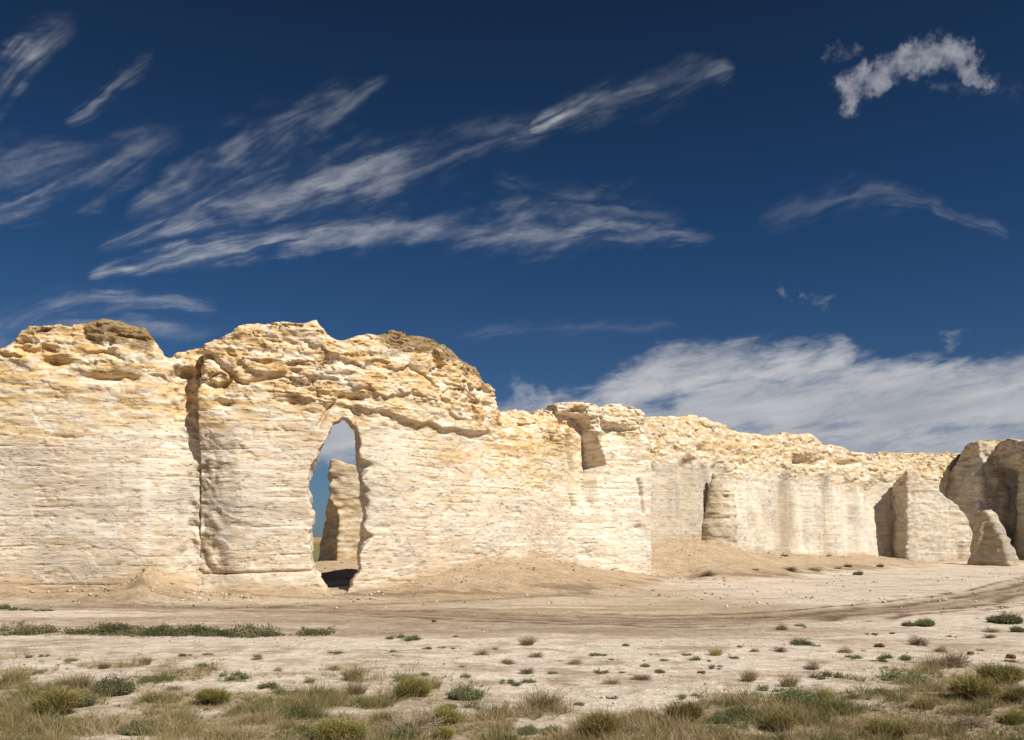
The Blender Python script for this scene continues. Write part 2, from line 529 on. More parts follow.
def rock_material(name, cream, ochre, grey, crust):
    m, N, bs, out = new_mat(name)
    pos = N.node('ShaderNodeNewGeometry').outputs['Position']
    big = N.noise(pos, 0.35, 4, 0.6)
    lam = N.noise(N.mapping(pos, scale=(0.25, 0.25, 3.2)), 1.0, 6, 0.65, 0.5)
    fine = N.noise(N.mapping(pos, scale=(2.0, 2.0, 11.0)), 1.0, 5, 0.7, 0.3)
    speck = N.noise(N.mapping(pos, scale=(3.2, 3.2, 7.0)), 1.0, 3, 0.6)
    mid = N.noise(N.mapping(pos, scale=(0.9, 0.9, 2.2)), 1.0, 6, 0.68, 0.6)
    dash = N.noise(N.mapping(pos, scale=(2.2, 2.2, 12.0), loc=(5, 3, 1)), 1.0, 4, 0.65, 0.4)
    c = N.mix(N.math('MULTIPLY', N.smooth(lam, 0.44, 0.62), 0.8), cream, tuple(v * k for v, k in zip(cream, (0.86, 0.78, 0.66))))
    c = N.mix(N.math('MULTIPLY', N.attr('low'), 0.62), c, (cream[0] * 0.79, cream[1] * 0.755, cream[2] * 0.72))
    beds = N.noise(N.mapping(pos, scale=(0.06, 0.06, 5.5), loc=(2, 7, 3)), 1.0, 4, 0.6, 0.15)
    c = N.mix(N.math('MULTIPLY', N.smooth(beds, 0.54, 0.64), 0.45), c, (0.78, 0.72, 0.62))
    c = N.mix(N.math('MULTIPLY', N.smooth(beds, 0.44, 0.36), 0.42), c, (0.44, 0.33, 0.21))
    c = N.mix(N.math('MULTIPLY', N.smooth(big, 0.42, 0.66), N.attr('grey')), c, grey)
    big2 = N.noise(N.mapping(pos, scale=(0.22, 0.22, 0.5), loc=(9, 4, 2)), 1.0, 5, 0.62, 0.6)
    c = N.mix(N.math('MULTIPLY', N.smooth(big2, 0.50, 0.64), 0.42), c, (cream[0] * 0.74, cream[1] * 0.64, cream[2] * 0.52))
    oc = N.math('MULTIPLY', N.attr('ochre'), N.smooth(N.math('ADD', N.math('MULTIPLY', lam, 0.4), N.math('MULTIPLY', mid, 0.6)), 0.38, 0.56), clamp=True)
    c = N.mix(N.math('MULTIPLY', oc, 0.95), c, ochre)
    c = N.mix(N.math('MULTIPLY', N.smooth(fine, 0.55, 0.68), 0.55), c, tuple(v * k for v, k in zip(ochre, (0.85, 0.76, 0.66))))
    c = N.mix(N.math('MULTIPLY', N.smooth(mid, 0.52, 0.36), 0.5), c, (0.74, 0.68, 0.58))
    c = N.mix(N.math('MULTIPLY', N.smooth(fine, 0.48, 0.28), 0.5), c, (0.78, 0.72, 0.62))
    # rusty specks and short dashes where nodules have weathered out
    c = N.mix(N.math('MULTIPLY', N.smooth(dash, 0.57, 0.66), N.math('MULTIPLY', N.smooth(mid, 0.36, 0.56), 0.8)), c, (0.31, 0.18, 0.08))
    c = N.mix(N.math('MULTIPLY', N.math('MULTIPLY', N.smooth(mid, 0.53, 0.66), N.attr('rough')), 0.62), c, (0.34, 0.205, 0.085))
    hole_shade = N.noise(N.mapping(pos, scale=(1.6, 1.6, 5.0), loc=(8, 1, 6)), 1.0, 5, 0.7, 0.5)
    c = N.mix(N.math('MULTIPLY', N.smooth(hole_shade, 0.62, 0.69), N.math('MULTIPLY_ADD', N.attr('rough'), 0.45, 0.35)), c, (0.20, 0.12, 0.055))  # shade of small pits painted as dark colour, without relief
    c = N.mix(N.math('MULTIPLY', N.smooth(speck, 0.66, 0.74), N.math('MULTIPLY', N.smooth(big, 0.4, 0.6), 0.75)), c, (0.28, 0.15, 0.06))
    cr = N.noise(N.mapping(pos, scale=(1.2, 1.2, 2.6)), 1.0, 5, 0.65)
    cr2 = N.noise(N.mapping(pos, scale=(3.5, 3.5, 8.0)), 1.0, 5, 0.7)
    cf = N.smooth(N.math('ADD', N.attr('crust'), N.math('ADD', N.math('MULTIPLY', N.math('SUBTRACT', cr, 0.5), 1.6), N.math('MULTIPLY', N.math('SUBTRACT', cr2, 0.5), 1.5))), 0.40, 0.75)
    c = N.mix(N.math('MULTIPLY', cf, 0.88), c, N.mix(N.smooth(cr2, 0.35, 0.62), crust, (crust[0] * 3.2, crust[1] * 3.0, crust[2] * 2.6)))
    c = N.mix(N.attr('streak'), c, (0.72, 0.67, 0.58))
    c = N.mix(N.attr('stain_shade'), c, (0.27, 0.20, 0.12))  # brown stains, plus painted shade in the cleft and the cone's slot
    # talus dust banked against the foot
    c = N.mix(N.attr('dust'), c, (0.47, 0.34, 0.21))
    N.put(bs.inputs['Base Color'], c)
    h = N.math('ADD', N.math('MULTIPLY', mid, N.math('MULTIPLY_ADD', N.attr('rough'), 0.62, 0.14)), N.math('MULTIPLY', fine, 0.36))
    h = N.math('ADD', h, N.math('MULTIPLY', beds, 0.25))
    h = N.math('SUBTRACT', h, N.math('MULTIPLY', N.smooth(dash, 0.58, 0.72), 0.35))
    grain = N.noise(pos, 14.0, 4, 0.7)
    h = N.math('ADD', h, N.math('MULTIPLY', grain, 0.22))
    h = N.math('SUBTRACT', h, N.math('MULTIPLY', N.smooth(speck, 0.62, 0.76), 0.5))
    bp = N.node('ShaderNodeBump')
    bp.inputs['Strength'].default_value = 0.9
    bp.inputs['Distance'].default_value = 0.11
    N.put(bp.inputs['Height'], h)
    N.put(bs.inputs['Normal'], bp.outputs[0])
    return m


M_ROCK = rock_material('chalk_rock', (0.70, 0.612, 0.492), (0.60, 0.405, 0.18), (0.45, 0.405, 0.35), (0.095, 0.066, 0.034))
M_PALE = rock_material('pale_chalk_rock', (0.69, 0.622, 0.52), (0.58, 0.415, 0.20), (0.43, 0.395, 0.345), (0.095, 0.066, 0.034))
M_WHITE = rock_material('white_chalk_rock', (0.74, 0.675, 0.57), (0.60, 0.44, 0.23), (0.50, 0.465, 0.41), (0.095, 0.066, 0.034))
M_FIN = rock_material('weathered_chalk_rock', (0.58, 0.51, 0.41), (0.54, 0.39, 0.21), (0.40, 0.365, 0.315), (0.095, 0.066, 0.034))
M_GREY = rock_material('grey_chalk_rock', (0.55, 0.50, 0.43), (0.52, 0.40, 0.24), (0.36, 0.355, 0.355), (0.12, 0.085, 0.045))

# ------------------------------------------------------------------ plan of the cliffs (front foot lines, in picture columns and metres)
FEET = {
    'left': [(-90, 41.2), (0, 41.8), (100, 42.4), (163, 43.0), (214, 43.7)],
    'arch': [(196, 43.4), (240, 43.6), (330, 45.0), (395, 47.0), (450, 49.8), (510, 53.6), (545, 57.0), (577, 60.8), (589, 62.2)],
    'block': [(562, 59.8), (600, 61.3), (653, 64.0)],
    'ribbed': [(640, 69.0), (700, 76.0), (760, 84.0), (820, 94.0), (870, 103.0), (920, 111.0), (985, 121.0)],
}


class Foot:
    def __init__(self, tab, n=1500):
        tab = np.array(tab, float)
        px = np.linspace(tab[0, 0], tab[-1, 0], n)
        Yv = np.interp(px, tab[:, 0], tab[:, 1])
        k = max(3, n // 14) | 1
        pad = k // 2
        ext = np.concatenate([Yv[0] + (Yv[1] - Yv[0]) * np.arange(-pad, 0), Yv, Yv[-1] + (Yv[-1] - Yv[-2]) * np.arange(1, pad + 1)])
        Yv = np.convolve(ext, np.ones(k) / k, 'valid')
        X = (px - CX) / FPX * Yv
        s = np.concatenate([[0], np.cumsum(np.hypot(np.diff(X), np.diff(Yv)))])
        self.len = s[-1]
        self.s, self.px, self.X, self.Y = s, px, X, Yv

    def at(self, s):
        X, Y, px = (np.interp(s, self.s, v) for v in (self.X, self.Y, self.px))
        e = 0.6
        tx = np.interp(s + e, self.s, self.X) - np.interp(s - e, self.s, self.X)
        ty = np.interp(s + e, self.s, self.Y) - np.interp(s - e, self.s, self.Y)
        l = np.hypot(tx, ty)
        return X, Y, px, -ty / l, tx / l        # normal points back into the rock


FOOT = {k: Foot(v) for k, v in FEET.items()}

# height at which the loose earth meets each wall: picture column -> picture row
CONTACT = {
    'left': [(-90, 580), (0, 583), (50, 590), (100, 588), (130, 580), (146, 566), (160, 578), (185, 587), (204, 592)],
    'arch': [(196, 592), (240, 594), (330, 594), (400, 585), (440, 573), (470, 565), (500, 561), (540, 559), (580, 566), (589, 568)],
    'block': [(562, 563), (585, 566), (600, 570), (620, 576), (653, 579)],
    'ribbed': [(640, 551), (665, 542), (685, 539), (705, 542), (720, 548), (735, 553), (760, 552), (800, 554), (835, 556), (866, 555), (880, 562), (920, 566), (985, 561)],
}
WIDTH = {'left': 1.9, 'arch': 5.2, 'block': 4.6, 'ribbed': 7.0}
THICK = {'left': 5.0, 'arch': 3.2, 'block': 4.5, 'ribbed': 5.0}


def ground(x, y):
    x = np.asarray(x, np.float32)
    y = np.asarray(y, np.float32)
    shp = x.shape
    x, y = x.ravel(), y.ravel()
    g = 0.07 * fbm2(x / 6, y / 6, 3, 3) + 0.02 * fbm2(x / 1.1, y / 1.1, 3, 8)
    r = np.hypot(x, y)
    g = g * sstep(400, 100, r)
    tal = np.zeros_like(g)
    near = (y > 28) & (y < 150) & (np.abs(x) < 130)
    xi, yi = x[near], y[near]
    best_all = np.zeros_like(xi)
    for k, ft in FOOT.items():
        s = np.linspace(0, ft.len, 160)
        X, Y, px, nx, ny = ft.at(s)
        c = np.array(CONTACT[k], float)
        zc = EYE + (HY - np.interp(px, c[:, 0], c[:, 1])) / FPX * Y
        zc = np.maximum(zc, 0.05)
        d2 = np.full(xi.shape, 1e9, np.float32)
        bi = np.zeros(xi.shape, np.int32)
        for i in range(len(s)):
            dd = (xi - X[i]) ** 2 + (yi - Y[i]) ** 2
            m = dd < d2
            d2 = np.where(m, dd, d2)
            bi = np.where(m, i, bi)
        d = np.sqrt(d2)
        sgn = (xi - X[bi]) * nx[bi] + (yi - Y[bi]) * ny[bi]
        d = np.where(sgn > 0, np.maximum(0, np.abs(d) - THICK[k]), d)
        w = WIDTH[k] * np.ones_like(d)
        if k == 'arch':
            w = np.interp(px[bi], [196, 360, 420, 520, 580], [1.9, 1.9, 3.4, 5.6, 4.6])
        t = np.clip(d / (w * 1.7), 0, 1)
        if k == 'ribbed':
            lim = np.maximum(sstep(62.0, 67.5, yi), sstep(10.5, 15.0, xi))
            zc = zc + 0
            t = 1 - (1 - t) * lim
        best_all = np.maximum(best_all, zc[bi] * (0.55 * (1 - t) ** 1.7 + 0.45 * (1 - t * t) ** 2) * (1 + 0.1 * vn3(xi / 1.3, yi / 1.3, 0, 4)))
    # heaps that stand by themselves
    for cx, cy, r, h in ((-12.3, 64.0, 7.0, 1.35), (14.6, 73.6, 6.2, 2.75), (55.5, 108, 7.0, 0.7)):
        dd = np.hypot(xi - cx, yi - cy) / r
        best_all = np.maximum(best_all, h * np.clip(1 - dd * dd, 0, 1) ** 1.6)
    tal[near] = best_all
    g = g + tal
    # gentle fall towards the far plain
    return g.reshape(shp), tal.reshape(shp)


TRACK = np.array([(-40, 41.5), (-24, 39.6), (-13.6, 39.0), (-5.5, 36.6), (0.0, 34.0), (5.0, 32.6), (9.5, 33.4), (14.0, 36.0), (20.5, 41.5), (31, 54), (40, 66), (52, 80)], float)


def dist_poly(x, y, pts):
    d = np.full(x.shape, 1e9, np.float32)
    for (ax, ay), (bx, by) in zip(pts[:-1], pts[1:]):
        ex, ey = bx - ax, by - ay
        t = np.clip(((x - ax) * ex + (y - ay) * ey) / (ex * ex + ey * ey), 0, 1)
        d = np.minimum(d, np.hypot(x - ax - ex * t, y - ay - ey * t))
    return d


def pxof(x, y):
    return CX + FPX * x / np.maximum(y, 0.5)


def rowof(y):
    return HY + FPX * EYE / np.maximum(y, 0.5)


def grass_density(x, y):
    """where the foreground grass grows (0..1)"""
    px, row = pxof(x, y), rowof(y)
    edge = np.interp(px, [-300, 0, 120, 230, 300, 360, 460, 520, 600, 740, 800, 880, 960, 1024, 1300],
                     [648, 652, 656, 672, 676, 674, 688, 700, 702, 690, 672, 668, 660, 660, 658])
    edge = edge + 9 * fbm2(x / 1.5, y / 1.5, 3, 21)
    dn = sstep(-8, 26, row - edge)
    patch = sstep(-0.25, 0.55, fbm2(x / 1.1, y / 1.1, 3, 31) + 0.75 * sstep(10, 60, row - edge))
    return dn * patch


def build_ground():
    th = np.concatenate([np.linspace(-180, -62, 50, endpoint=False), np.linspace(-62, -34, 110, endpoint=False),
                         np.linspace(-34, 34, 800, endpoint=False), np.linspace(34, 62, 110, endpoint=False), np.linspace(62, 180, 50, endpoint=False)]) * D2R
    r = np.concatenate([np.linspace(0.4, 9, 14, endpoint=False), np.geomspace(9, 75, 430, endpoint=False),
                        np.geomspace(75, 150, 90, endpoint=False), np.geomspace(150, 9000, 60)])
    T, Rr = np.meshgrid(th, r)
    x, y = (Rr * np.sin(T)).astype(np.float32), (Rr * np.cos(T)).astype(np.float32)
    z, tal = ground(x, y)
    n, m = len(th), len(r)
    dt = dist_poly(x, y, TRACK + 0.0)
    row, px = rowof(y), pxof(x, y)
    # colours of the soil itself
    pale = np.array([0.60, 0.505, 0.405])
    pink = np.array([0.42, 0.325, 0.24])
    tan = np.array([0.41, 0.30, 0.19])
    road = np.array([0.31, 0.23, 0.16])
    dark = np.array([0.165, 0.112, 0.07])
    litter = np.array([0.33, 0.25, 0.165])
    green = np.array([0.15, 0.135, 0.055])
    far = np.array([0.42, 0.25, 0.11])
    f = lambda v: np.clip(v, 0, 1)[..., None]
    n1 = fbm2(x / 3.0, y / 1.6, 4, 40)
    n2 = fbm2(x / 0.7, y / 0.45, 4, 50)
    n3 = fbm2(x / 9.0, y / 1.1, 4, 60)
    c = pale + (pink - pale) * f(0.14 + 0.6 * n1 + 0.42 * n2 + 0.35 * n3)
    c = c + (road - c) * f(1.0 * sstep(46, 33, y) * sstep(24.5, 29.5, y) * sstep(16, 4, x) * (0.55 + 0.6 * n3 + 0.2 * n2))
    ttan = sstep(0.04, 0.30, tal + 0.07 * n2 + 0.05 * n1) * sstep(30, 38, y)
    c = c + (tan - c) * f(ttan * (0.92 + 0.2 * n2))
    apron = sstep(31.5, 35.0, y) * sstep(-17, -11, x) * sstep(14, 8, x) * sstep(60, 48, y)
    c = c + (tan * 0.92 - c) * f(apron * (0.62 + 0.3 * n1 + 0.3 * n3))
    wob = dt + 0.55 * n3 + 0.25 * n1
    band = sstep(2.5, 1.0, wob)
    c = c + (road - c) * f(band * (0.8 + 0.4 * n3))
    ruts = np.exp(-((wob - 1.0) / 0.28) ** 2) + 0.85 * np.exp(-((wob - 2.3) / 0.2) ** 2) + 0.5 * np.exp(-(wob / 0.3) ** 2)
    fade = 0.6 + 0.6 * sstep(-9, 2, x)
    c = c + (dark - c) * f(ruts * fade * (1.05 + 0.7 * n3 + 0.45 * n2))
    # dark brown line along the foot of the cliff
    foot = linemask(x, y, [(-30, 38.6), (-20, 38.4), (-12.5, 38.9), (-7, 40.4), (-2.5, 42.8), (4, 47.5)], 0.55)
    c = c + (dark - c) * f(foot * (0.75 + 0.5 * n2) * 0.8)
    # debris lines on the heaps
    deb = sstep(0.25, 0.65, n3 + 0.3 * n2) * sstep(0.03, 0.2, tal) * sstep(0.75, 0.3, tal) * sstep(30, 40, y)
    c = c + (dark * 1.2 - c) * f(0.75 * deb)
    gd = grass_density(x, y)
    strip = sstep(0.9, 0.3, np.abs(y - 28.2 + 0.4 * n1 - 0.012 * (x + 10) ** 1)) * sstep(-4.0, -6.5, x)
    lit = np.maximum(gd * 0.95, sstep(0.25, 0.7, n2 + 0.4 * n1) * 0.55 * sstep(33, 22, y))
    lit = np.maximum(lit, 0.8 * strip)
    c = c + (litter - c) * f(lit)
    back = sstep(63, 72, y) * sstep(-6, -10, x + 0.02 * (y - 60))
    c = c + (green * (1 + 0.3 * n1[..., None]) - c) * f(back * (1 - 0.2 * n2))
    rr = np.hypot(x, y)
    out = sstep(110, 160, rr)
    c = c + (green * 1.3 - c) * f(out)
    c = c + (far - c) * f(sstep(380, 600, rr) * 0.9)
    # small lumps
    z = z + 0.014 * n2 * sstep(60, 25, rr) - 0.06 * np.clip(ruts, 0, 1) + 0.03 * (band * -1) * sstep(0, 1, band) + 0.05 * n2 * ttan * 0.6
    v = np.stack([x, y, z], -1).reshape(-1, 3)
    v = np.concatenate([v, [[0, 0, 0]]])
    i = np.arange(m - 1)[:, None] * n + np.arange(n)[None]
    j = np.arange(m - 1)[:, None] * n + (np.arange(n)[None] + 1) % n
    q = np.stack([i, i + n, j + n, j], -1).reshape(-1, 4)[:, ::-1]
    ctr = len(v) - 1
    tr = np.stack([np.full(n, ctr), np.arange(n), (np.arange(n) + 1) % n], 1)[:, ::-1]
    col = np.concatenate([np.clip(c, 0.02, 0.9).reshape(-1, 3), [pale]])
    m_, N, bs, out_ = new_mat('dry_ground')
    pos = N.node('ShaderNodeNewGeometry').outputs['Position']
    base = N.attr('soil', 'Color')
    n_a = N.noise(pos, 5.0, 6, 0.7)
    n_b = N.noise(N.mapping(pos, scale=(1.0, 2.0, 1)), 1.2, 5, 0.65)
    k = N.math('ADD', N.math('MULTIPLY', n_a, 0.8), N.math('MULTIPLY', n_b, 0.6))
    kk = N.node('ShaderNodeCombineXYZ')
    sc = N.smooth(k, 0.42, 0.98, 0.60, 1.28)
    for a in range(3):
        N.put(kk.inputs[a], sc)
    cc = N.mix(1.0, base, kk.outputs[0], 'MULTIPLY')
    crumbs = N.noise(pos, 16.0, 3, 0.6)
    cc = N.mix(N.math('MULTIPLY', N.smooth(crumbs, 0.60, 0.70), 0.5), cc, (0.20, 0.13, 0.075))
    cc = N.mix(N.math('MULTIPLY', N.smooth(crumbs, 0.36, 0.28), 0.5), cc, (0.68, 0.60, 0.50))
    N.put(bs.inputs['Base Color'], cc)
    bp = N.node('ShaderNodeBump')
    bp.inputs['Strength'].default_value = 0.8
    bp.inputs['Distance'].default_value = 0.06
    N.put(bp.inputs['Height'], N.math('ADD', n_a, N.math('MULTIPLY', crumbs, 0.8)))
    N.put(bs.inputs['Normal'], bp.outputs[0])
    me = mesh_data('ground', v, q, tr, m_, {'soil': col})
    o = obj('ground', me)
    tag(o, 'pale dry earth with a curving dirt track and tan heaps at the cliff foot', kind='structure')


build_ground()


# ------------------------------------------------------------------ rock formations
def detail(S, Z, rough, seed, amp=1.0):
    """recess (+) and bulge (-) of a weathered, bedded chalk face, in metres"""
    w1 = fbm2(S / 5, Z / 3.5, 3, seed)
    zz = Z + (0.06 + 0.20 * rough) * w1
    F = 0.34 * fbm2(S / 4.5, Z / 7.0, 2, seed + 1) + 0.12 * rough * fbm2(S / 1.4, Z / 1.4, 2, seed + 12)
    F = F + (0.34 + 0.7 * rough) * (0.07 * vn3(S / 6.0, zz / 0.55, seed, seed) + 0.045 * vn3(S / 2.6, zz / 0.24, seed + 3, seed) + 0.03 * vn3(S / 0.9, zz / 0.13, seed + 5, seed))
    # bedding ledges: hard beds stand proud with sharp lower edges, in broken runs
    for h, a, k in ((1.3, 0.22, 8), (0.62, 0.13, 18), (0.33, 0.07, 28)):
        saw = np.mod(zz / h + 0.35 * fbm2(S / 2.5, zz / 1.5, 2, seed + k + 1), 1.0)
        F = F + (0.10 + rough) * a * (0.5 - saw) * sstep(-0.05, 0.5, fbm2(S / (2.6 * h + 0.6), zz / (1.3 * h), 2, seed + k))
    # broken blocks in the rough beds
    wx, wz = S + 0.5 * fbm2(S / 0.9, Z / 0.9, 3, seed + 2), zz + 0.3 * fbm2(S / 0.8, Z / 0.5, 3, seed + 4)
    gate = sstep(0.0, 0.5, fbm2(S / 2.5, Z / 1.4, 2, seed + 33))
    f1, f2, v = worley2(wx / 1.9, wz / 0.75, seed + 1)
    F = F + rough * (0.20 * v + 0.22 * gate * sstep(0.10, 0.0, f2 - f1))
    g1, g2, v2 = worley2(wx / 0.6, wz / 0.22, seed + 2)
    F = F + (0.05 + rough) * (0.07 * v2 + 0.04 * gate * sstep(0.12, 0.0, g2 - g1))
    F = F + rough * 0.16 * np.abs(fbm2(S / 0.8, Z / 0.5, 3, seed + 44))
    bl = np.mod(zz / 0.47 + 0.06 * fbm2(S / 1.2, Z / 2, 2, seed + 90), 1.0)
    F = F + 0.065 * sstep(0.12, 0.02, np.abs(bl - 0.5)) * sstep(0.10, 0.45, fbm2(S / 1.8, zz / 0.45, 2, seed + 91))
    jt = np.abs(fbm2(S / 1.5, Z / 3.4, 3, seed + 92))
    F = F + 0.045 * sstep(0.05, 0.0, jt) * sstep(0.15, 0.6, fbm2(S / 1.4, Z / 1.0, 2, seed + 93))
    # hollows under hard beds
    h1, _, hv = worley2(wx / 2.6, wz / 1.0, seed + 5)
    F = F + (0.02 + 0.42 * rough) * sstep(0.34, 0.05, h1) * (hv > 0.3)
    p1, _, pv = worley2(wx / 0.7, wz / 0.28, seed + 6)
    F = F + (0.07 + 0.11 * rough) * sstep(0.34, 0.06, p1) * (pv > 0.55) * sstep(-0.2, 0.4, fbm2(S / 3, Z / 2, 2, seed + 66))
    return F * amp


def main_piece(v, q):
    """drop crumbs that hang in the air: keep what is joined to the largest body"""
    lab = np.arange(len(v), dtype=np.int64)
    e = np.concatenate([q[:, [0, 1]], q[:, [1, 2]], q[:, [2, 3]]])
    while True:
        m = np.minimum(lab[e[:, 0]], lab[e[:, 1]])
        new = lab.copy()
        np.minimum.at(new, lab[e[:, 0]], m)
        np.minimum.at(new, lab[e[:, 1]], m)
        new = new[new]
        new = new[new]
        if (new == lab).all():
            break
        lab = new
    ids, cnt = np.unique(lab, return_counts=True)
    keep = lab == ids[cnt.argmax()]
    mp = np.cumsum(keep) - 1
    return v[keep], mp[q[keep[q[:, 0]]]]


def build_wall(name, label, key, top, thick, feature, mat, seed, ds, dn, dz, nmin, cap, carve=None, kround=0.7, attrs_fn=None, cat='rock formation'):
    ft = FOOT[key]
    top = np.array(top, float)
    s = np.arange(-0.3, ft.len + 0.3, ds)
    sc = np.clip(s, 0, ft.len)
    X, Y, px, nx, ny = ft.at(sc)
    zt = EYE + (HY - np.interp(px, top[:, 0], top[:, 1])) / FPX * (Y + 0.9)
    z = np.arange(-0.6, zt.max() + 0.8, dz)
    n = np.arange(nmin, thick + 0.9, dn)
    S2, Z2 = np.meshgrid(s, z, indexing='ij')
    PX2 = np.repeat(px[:, None], len(z), 1)
    PY2 = HY - (Z2 - EYE) * FPX / Y[:, None]
    HT = zt[:, None] - Z2                       # metres below the rim
    F = feature(S2, Z2, PX2, PY2, HT)
    F = F.astype(np.float32)
    D = F[:, None, :] - n[None, :, None]
    B = n[None, :, None] - (thick + 0.5 * fbm2(S2 / 4, Z2 / 4, 3, seed + 40) - 0.05 * Z2)[:, None, :]
    S3, N3 = np.meshgrid(s, n, indexing='ij')
    rim = zt[:, None] + 0.20 * fbm2(S3 / 2.2, N3 / 1.6, 4, seed + 50) + 0.12 * sstep(0.3, 0.7, worley2(S3 / 1.1, N3 / 1.1, seed + 7)[2]) - 0.10 * np.maximum(N3 - 1.2, 0)
    Tp = z[None, None, :] - rim[:, :, None]
    D = smax(D, B, 0.5)
    D = smax(D, Tp.astype(np.float32), kround)
    D = np.maximum(D, (0.0 - s)[:, None, None])
    D = np.maximum(D, (s - ft.len)[:, None, None]).astype(np.float32)
    band = np.abs(D) < 0.5
    i, j, k = np.nonzero(band)
    wx, wy = X[i] + n[j] * nx[i], Y[i] + n[j] * ny[i]
    D[i, j, k] += (0.018 + 0.05 * sstep(6.0, 3.0, (zt[i] - z[k]))) * fbm3(wx / 0.9, wy / 0.9, z[k] / 0.30, 3, seed + 60)
    if carve is not None:
        near = np.nonzero((px > 280) & (px < 400))[0]
        a, b = near[0], near[-1] + 1
        gx = X[a:b, None, None] + n[None, :, None] * nx[a:b, None, None]
        gy = Y[a:b, None, None] + n[None, :, None] * ny[a:b, None, None]
        cv = carve(gx, gy, z[None, None, :], n[None, :, None])
        D[a:b] = smax(D[a:b], -cv.astype(np.float32), 0.15)
    # closed on every side of the grid
    D[0], D[-1], D[:, 0], D[:, -1], D[:, :, 0], D[:, :, -1] = [np.maximum(q, 0.05) for q in (D[0], D[-1], D[:, 0], D[:, -1], D[:, :, 0], D[:, :, -1])]
    v, q = main_piece(*surface_nets(D))
    si, ni, zi = v[:, 0] * ds + s[0], v[:, 1] * dn + n[0], v[:, 2] * dz + z[0]
    Xv, Yv, pxv, nxv, nyv = ft.at(np.clip(si, 0, ft.len))
    co = np.stack([Xv + ni * nxv, Yv + ni * nyv, zi], 1)
    ztv = np.interp(si, s, zt)
    c = np.array(CONTACT[key], float)
    zc = EYE + (HY - np.interp(pxv, c[:, 0], c[:, 1])) / FPX * Yv
    finish_rock(name, label, co, q, pxv, HY - (zi - EYE) * FPX / Yv, ztv, zc, mat, seed, cap, attrs_fn, cat)


def finish_rock(name, label, co, q, pxv, pyv, ztv, zc, mat, seed, cap, attrs_fn, cat):
    x, y, zi = co[:, 0], co[:, 1], co[:, 2]
    dep = ztv - zi
    nb = fbm3(x / 3, y / 3, zi / 1.2, 3, seed + 70)
    rel = np.clip(zi / np.maximum(ztv, 1), 0, 1.2)
    A = {
        'ochre': np.clip(sstep(0.50, 0.84, rel + 0.14 * nb) * 1.0 + 0.22 * sstep(0.3, 0.0, rel), 0, 1),
        'low': np.clip(sstep(0.52, 0.22, rel + 0.10 * nb), 0, 1),
        'rough': np.clip(sstep(0.55, 0.80, rel + 0.12 * nb), 0, 1),
        'grey': np.clip(sstep(0.75, 0.35, rel + 0.2 * nb), 0, 1) * 0.8,
        'crust': np.zeros_like(x), 'streak': np.zeros_like(x), 'stain_shade': np.zeros_like(x),
        'dust': np.clip(sstep(0.55, 0.0, zi - zc + 0.35 * nb), 0, 1) * 0.85,
    }
    if attrs_fn:
        attrs_fn(A, pxv, pyv, dep, nb, co)
    base = np.array([float(np.median(x)), float(np.median(y)), 0.0], np.float32)
    root = empty(name, base)
    tag(root, label, cat)
    lim = cap(pxv, nb) if callable(cap) else cap
    incap = (dep < lim) if lim is not None else np.zeros(len(x), bool)
    fc = incap[q].sum(1) >= 2
    for nm, sel in (('rock_face', ~fc), ('cap_rock', fc)):
        if sel.sum() < 50:
            continue
        used, inv = np.unique(q[sel], return_inverse=True)
        me = mesh_data(nm, co[used] - base, inv.reshape(-1, 4), None, mat, {k: v[used] for k, v in A.items()})
        obj(nm, me, root)
    return root


# --- left butte
def f_left(S, Z, PX, PY, HT):
    rough = 0.14 + 0.86 * sstep(396, 350, PY + 12 * fbm2(S / 3, Z / 3, 2, 5))
    F = 0.05 * Z + detail(S, Z, rough, 2, 0.68)
    # the saddle between the two buttes is set back and eroded
    sad = sstep(158, 170, PX + 3 * vn3(S, Z / 1.5, 0, 9)) * sstep(470, 380, PY)
    F = F + 0.42 * sad + 0.40 * sad * fbm2(S / 0.6, Z / 0.7, 3, 77)
    F = F + 0.22 * linemask(PX, PY, [(161, 340), (159, 380), (163, 420)], 4.0)
    F = F + 0.62 * sstep(138, 190, PX + 3 * vn3(S, Z / 2.0, 0, 19)) * sstep(600, 560, PY) + sstep(182, 197, PX) * sstep(420, 470, PY) * (0.12 + 0.14 * fbm2(S / 0.35, Z / 0.35, 3, 78)) + 0.30 * sstep(198, 208, PX)
    F = F + 0.55 * blob(PX, PY, 52, 360, 14, 6) + 0.3 * blob(PX, PY, 100, 375, 30, 4)
    return F


def a_left(A, px, py, dep, nb, co):
    A['crust'] = 0.85 * sstep(72, 84, px) * sstep(156, 142, px) * sstep(1.7, 0.6, dep + 0.4 * nb) + 0.30 * sstep(1.0, 0.2, dep) \
        + 0.6 * blob(px, py, 48, 358, 13, 6) + 0.5 * blob(px, py, 105, 368, 28, 5) + 0.45 * sstep(16, 24, px) * sstep(60, 35, px) * sstep(0.9, 0.3, dep)
    A['stain_shade'] = 0.5 * sstep(166, 195, px) * sstep(300, 420, py) * np.clip(0.5 + nb, 0, 1) * sstep(0.1, 0.5, vn3(co[:, 0] * 4, co[:, 1], co[:, 2] * 2.5, 3) + 0.25)
    A['streak'] = 0.5 * np.exp(-((px - 146) / 5) ** 2) * sstep(440, 500, py) * sstep(580, 555, py)
    A['dust'] = np.maximum(A['dust'], 0.7 * np.exp(-((px - 147) / 7) ** 2) * sstep(545, 572, py))


